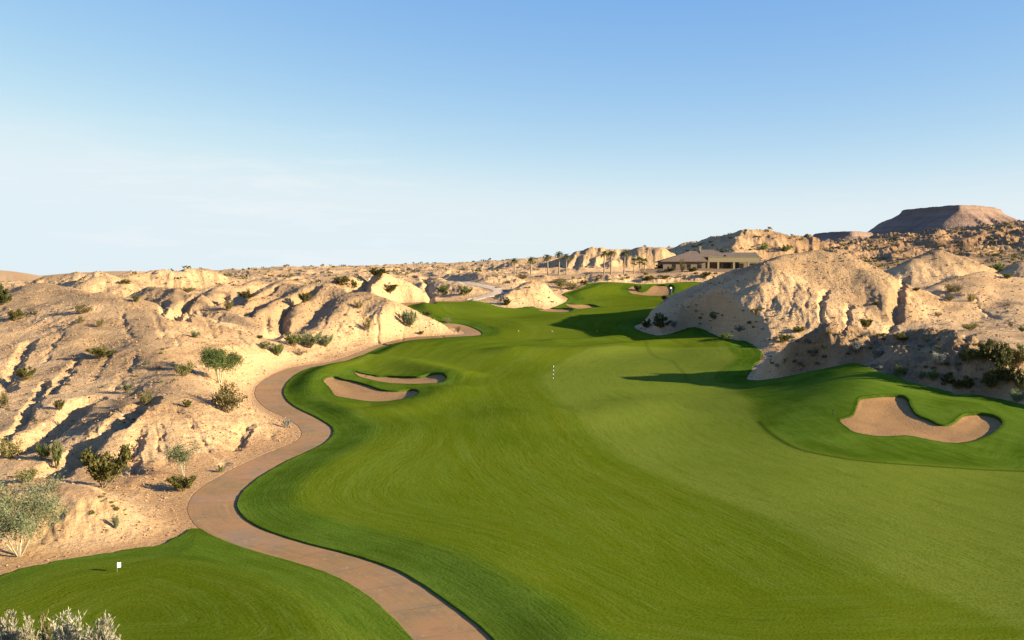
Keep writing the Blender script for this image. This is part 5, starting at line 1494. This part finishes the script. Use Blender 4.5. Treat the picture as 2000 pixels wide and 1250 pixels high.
# ------------------------------------------------------------------ flags, poles, markers
WHITE = plain_mat('white_paint', (.72, .72, .70), (.80, .80, .78), 4, .5, .05)
PALEP = plain_mat('weathered_paint', (.30, .30, .25), (.38, .38, .32), 4)
BLACK = plain_mat('black_paint', (.012, .012, .012), (.02, .02, .02), 4, .5, .05)
GREYM = plain_mat('grey_metal', (.16, .16, .16), (.22, .22, .22), 4, .5, .05)
def flagstick(px, py, h, fl_w, fl_h, label, mat_pole, yaw, wave=.03):
    p = ground_px(px, py); r = root('golf_flag', p, yaw)
    m = MB(); m.tube([(0, 0, -.1), (0, 0, h)], [max(.012, h * .009)] * 2, 8); m.tube([(0, 0, h), (0, 0, h + .03)], [h * .013, h * .006], 8); add('pole', m.mesh('flag_pole', mat_pole, False), r)
    m = MB(); nx = 8
    for side in (1, -1):
        for i in range(nx):
            x0, x1 = i / nx * fl_w, (i + 1) / nx * fl_w; y0 = wave * math.sin(i * .9) * (i / nx); y1 = wave * math.sin((i + 1) * .9) * ((i + 1) / nx)
            q = [(x0, y0 + .002 * side, h - fl_h), (x1, y1 + .002 * side, h - fl_h - .1 * fl_h * x1 / fl_w), (x1, y1 + .002 * side, h - .12 * fl_h * x1 / fl_w), (x0, y0 + .002 * side, h)]
            m.poly(q if side > 0 else q[::-1])
    add('flag', m.mesh('flag_cloth', WHITE), r)
    m = MB(); m.tube([(0, 0, -.06), (0, 0, .018)], [.055, .055], 12); add('cup', m.mesh('hole_cup', GREYM), r)
    tag(r, label, 'flag')
flagstick(229, 1121, .60, .22, .27, 'small white flag on a short pin in the oval green', GREYM, R(48))
flagstick(1312, 575, 2.2, .42, .5, 'white flag on a tall pin beside the far sand bunker', WHITE, R(190), .05)
p = ground_px(1080.5, 741); r = root('marker_pole', p); H_ = px_size(26, p)
m = MB(); m.tube([(0, 0, -.1), (.05, 0, H_)], [.034, .034], 10); add('pole', m.mesh('marker_pole', WHITE), r)
for k in (0, 1, 2):
    a, b = (.14 + .29 * k, .31 + .29 * k); m = MB(); m.tube([(.05 * a, 0, H_ * a), (.05 * b, 0, H_ * b)], [.042, .042], 10); add('band', m.mesh('pole_band', BLACK), r)
m = MB(); m.tube([(.05, 0, H_), (.05, 0, H_ + .06)], [.04, .015], 10); add('cap', m.mesh('pole_cap', WHITE), r)
tag(r, 'tall black and white striped pole in the middle of the fairway', 'pole')
for px, lab in ((1012.5, 'small white marker disc on the far fairway, nearest the path loop'), (1078, 'small white marker disc in the middle of the far fairway'), (1166, 'small white marker disc on the far fairway, nearest the big mound shadow')):
    p = ground_px(px, 648.5); r = root('yardage_marker', p)
    m = MB(); m.tube([(0, 0, -.05), (0, 0, .16), (0, 0, .24)], [.15, .145, .08], 12); add('disc', m.mesh('marker_disc', PALEP, True), r)
    m = MB(); m.tube([(0, 0, -.05), (0, 0, .03)], [.19, .18], 12); add('rim', m.mesh('marker_rim', GREYM, True), r)
    tag(r, lab, 'marker')
p = ground_px(1627, 813); r = root('yardage_post', p)
m = MB(); m.tube([(0, 0, -.1), (0, 0, .62)], [.03, .03], 8); m.box(-.05, .05, -.05, .05, .62, .70); add('post', m.mesh('short_post', BLACK), r)
m = MB(); m.tube([(0, 0, -.05), (0, 0, .04)], [.22, .20], 12); add('base', m.mesh('post_base', BLACK), r)
tag(r, 'short dark post with a round base beside the large bunker', 'post')
STONE = plain_mat('white_stone', (.48, .44, .38), (.60, .56, .50), 3)
def stone(px, py, w_, lab):
    p = ground_px(px, py); rnd = random.Random(px); bm = bmesh.new(); bmesh.ops.create_icosphere(bm, subdivisions=2, radius=.5)
    for v in bm.verts: v.co *= 1 + .35 * gnoise(np.array([v.co.x * 2 + px]), np.array([v.co.y * 2 + v.co.z * 3]), 3)[0]
    me = bpy.data.meshes.new('stone'); bm.to_mesh(me); bm.free(); me.materials.append(STONE); W_ = px_size(w_, p)
    o = add('stone', me, None, p); o.scale = (W_, W_ * .9, W_ * .65); tag(o, lab, 'stone')
stone(84, 832, 8, 'white stone in the upper shadowed gully')
stone(106, 822, 6, 'smaller white stone near the top of the upper shadowed gully')
stone(195, 851, 6, 'white stone inside the long shadowed gully')
stone(239, 813, 8, 'flat white stone at the head of the long shadowed gully')
stone(720, 548, 6, 'white stone in the dark hillside shadow')
stone(559, 609, 6, 'white stone in the dark crooked gully')

# ------------------------------------------------------------------ far mesas
def mesa(name, label, top_poly, ztop, slope, step, reach, cap=7):
    P = np.array(top_poly, float); lo = P.min(0) - reach; hi = P.max(0) + reach
    gx, gy = np.meshgrid(np.arange(lo[0], hi[0], step), np.arange(lo[1], hi[1], step)); ny, nx = gx.shape
    x, y = gx.ravel(), gy.ravel()
    wx = x + 10 * gnoise(x / 45, y / 45, 7); wy = y + 10 * gnoise(x / 45, y / 45, 8)
    d = np.where(inside(wx, wy, P), -seg_dist(wx, wy, P), seg_dist(wx, wy, P))
    # flutes run straight down the talus: vary with position along the rim
    best = np.full(x.shape, 1e9); along_ = np.zeros(x.shape); acc = 0
    for i in range(len(P)):
        a, b = P[i], P[(i + 1) % len(P)]; v = b - a; L2 = (v ** 2).sum(); t = np.clip(((x - a[0]) * v[0] + (y - a[1]) * v[1]) / L2, 0, 1)
        q = (x - a[0] - t * v[0]) ** 2 + (y - a[1] - t * v[1]) ** 2; u = q < best; best[u] = q[u]; along_[u] = acc + t[u] * math.sqrt(L2); acc += math.sqrt(L2)
    fl = gnoise(along_ / 9, y * 0 + .5, 9) + .6 * gnoise(along_ / 4, y * 0 + .2, 10)
    dd = np.maximum(d, 0)
    z = ztop - np.where(dd > 0, cap * sstep(0, 5, dd), 0) - slope * np.maximum(dd - 3, 0) * (1 - .0012 * dd) + fl * np.minimum(dd, 34) * .26 + .9 * fbm(x / 14, y / 14, 3, 11) - 2.5 * np.maximum(-d, 0) * .01
    idx = np.arange(nx * ny).reshape(ny, nx); q = np.stack([idx[:-1, :-1], idx[:-1, 1:], idx[1:, 1:], idx[1:, :-1]], -1).reshape(-1, 4)
    me = build_mesh(name, np.c_[x, y, z], q); fattr(me, 'gravel', np.where(d < 4, .7, .12)); fattr(me, 'far', np.full(len(x), .45)); fattr(me, 'apron', np.zeros(len(x))); fattr(me, 'erode', np.zeros(len(x)))
    me.materials.append(M_MESA); o = link(bpy.data.objects.new(name, me)); tag(o, label, 'mesa', kind='structure'); return o
def mesa_material():
    m, n, b = new_mat('mesa_rock'); N = NB(n)
    st = N.noise(1.0, 4, .6, N.scaled(.004, .004, .22)); big = N.noise(.02, 5, .65); gv = N.attr('gravel')
    col = N.mix(N.rng(st, .35, .65), (.19, .115, .078), (.30, .205, .145)); col = N.mix(N.rng(big, .42, .68, 0, .6), col, (.14, .095, .07)); col = N.mix(N.math('MULTIPLY', gv, .7), col, (.17, .125, .09))
    n.links.new(col, b.inputs['Base Color']); N.bump(N.noise(.12, 6, .65), .7, 4.0, b); b.inputs['Roughness'].default_value = 1; return m
M_MESA = mesa_material()
def wp(px, d): return ((px - CX) / FPX * d, d)
mesa('mesa', 'dark flat topped mesa on the skyline', [wp(1757, 1650), wp(1868, 1540), wp(1925, 1575), wp(1952, 1640), wp(1925, 1760), wp(1790, 1790)], 133, .66, 3.0, 130)
mesa('low_mesa', 'low pale mesa ridge in front of the flat topped one', [wp(1590, 1345), wp(1625, 1290), wp(1660, 1275), wp(1696, 1300), wp(1696, 1400), wp(1610, 1420)], 79, .42, 2.6, 75, 5)
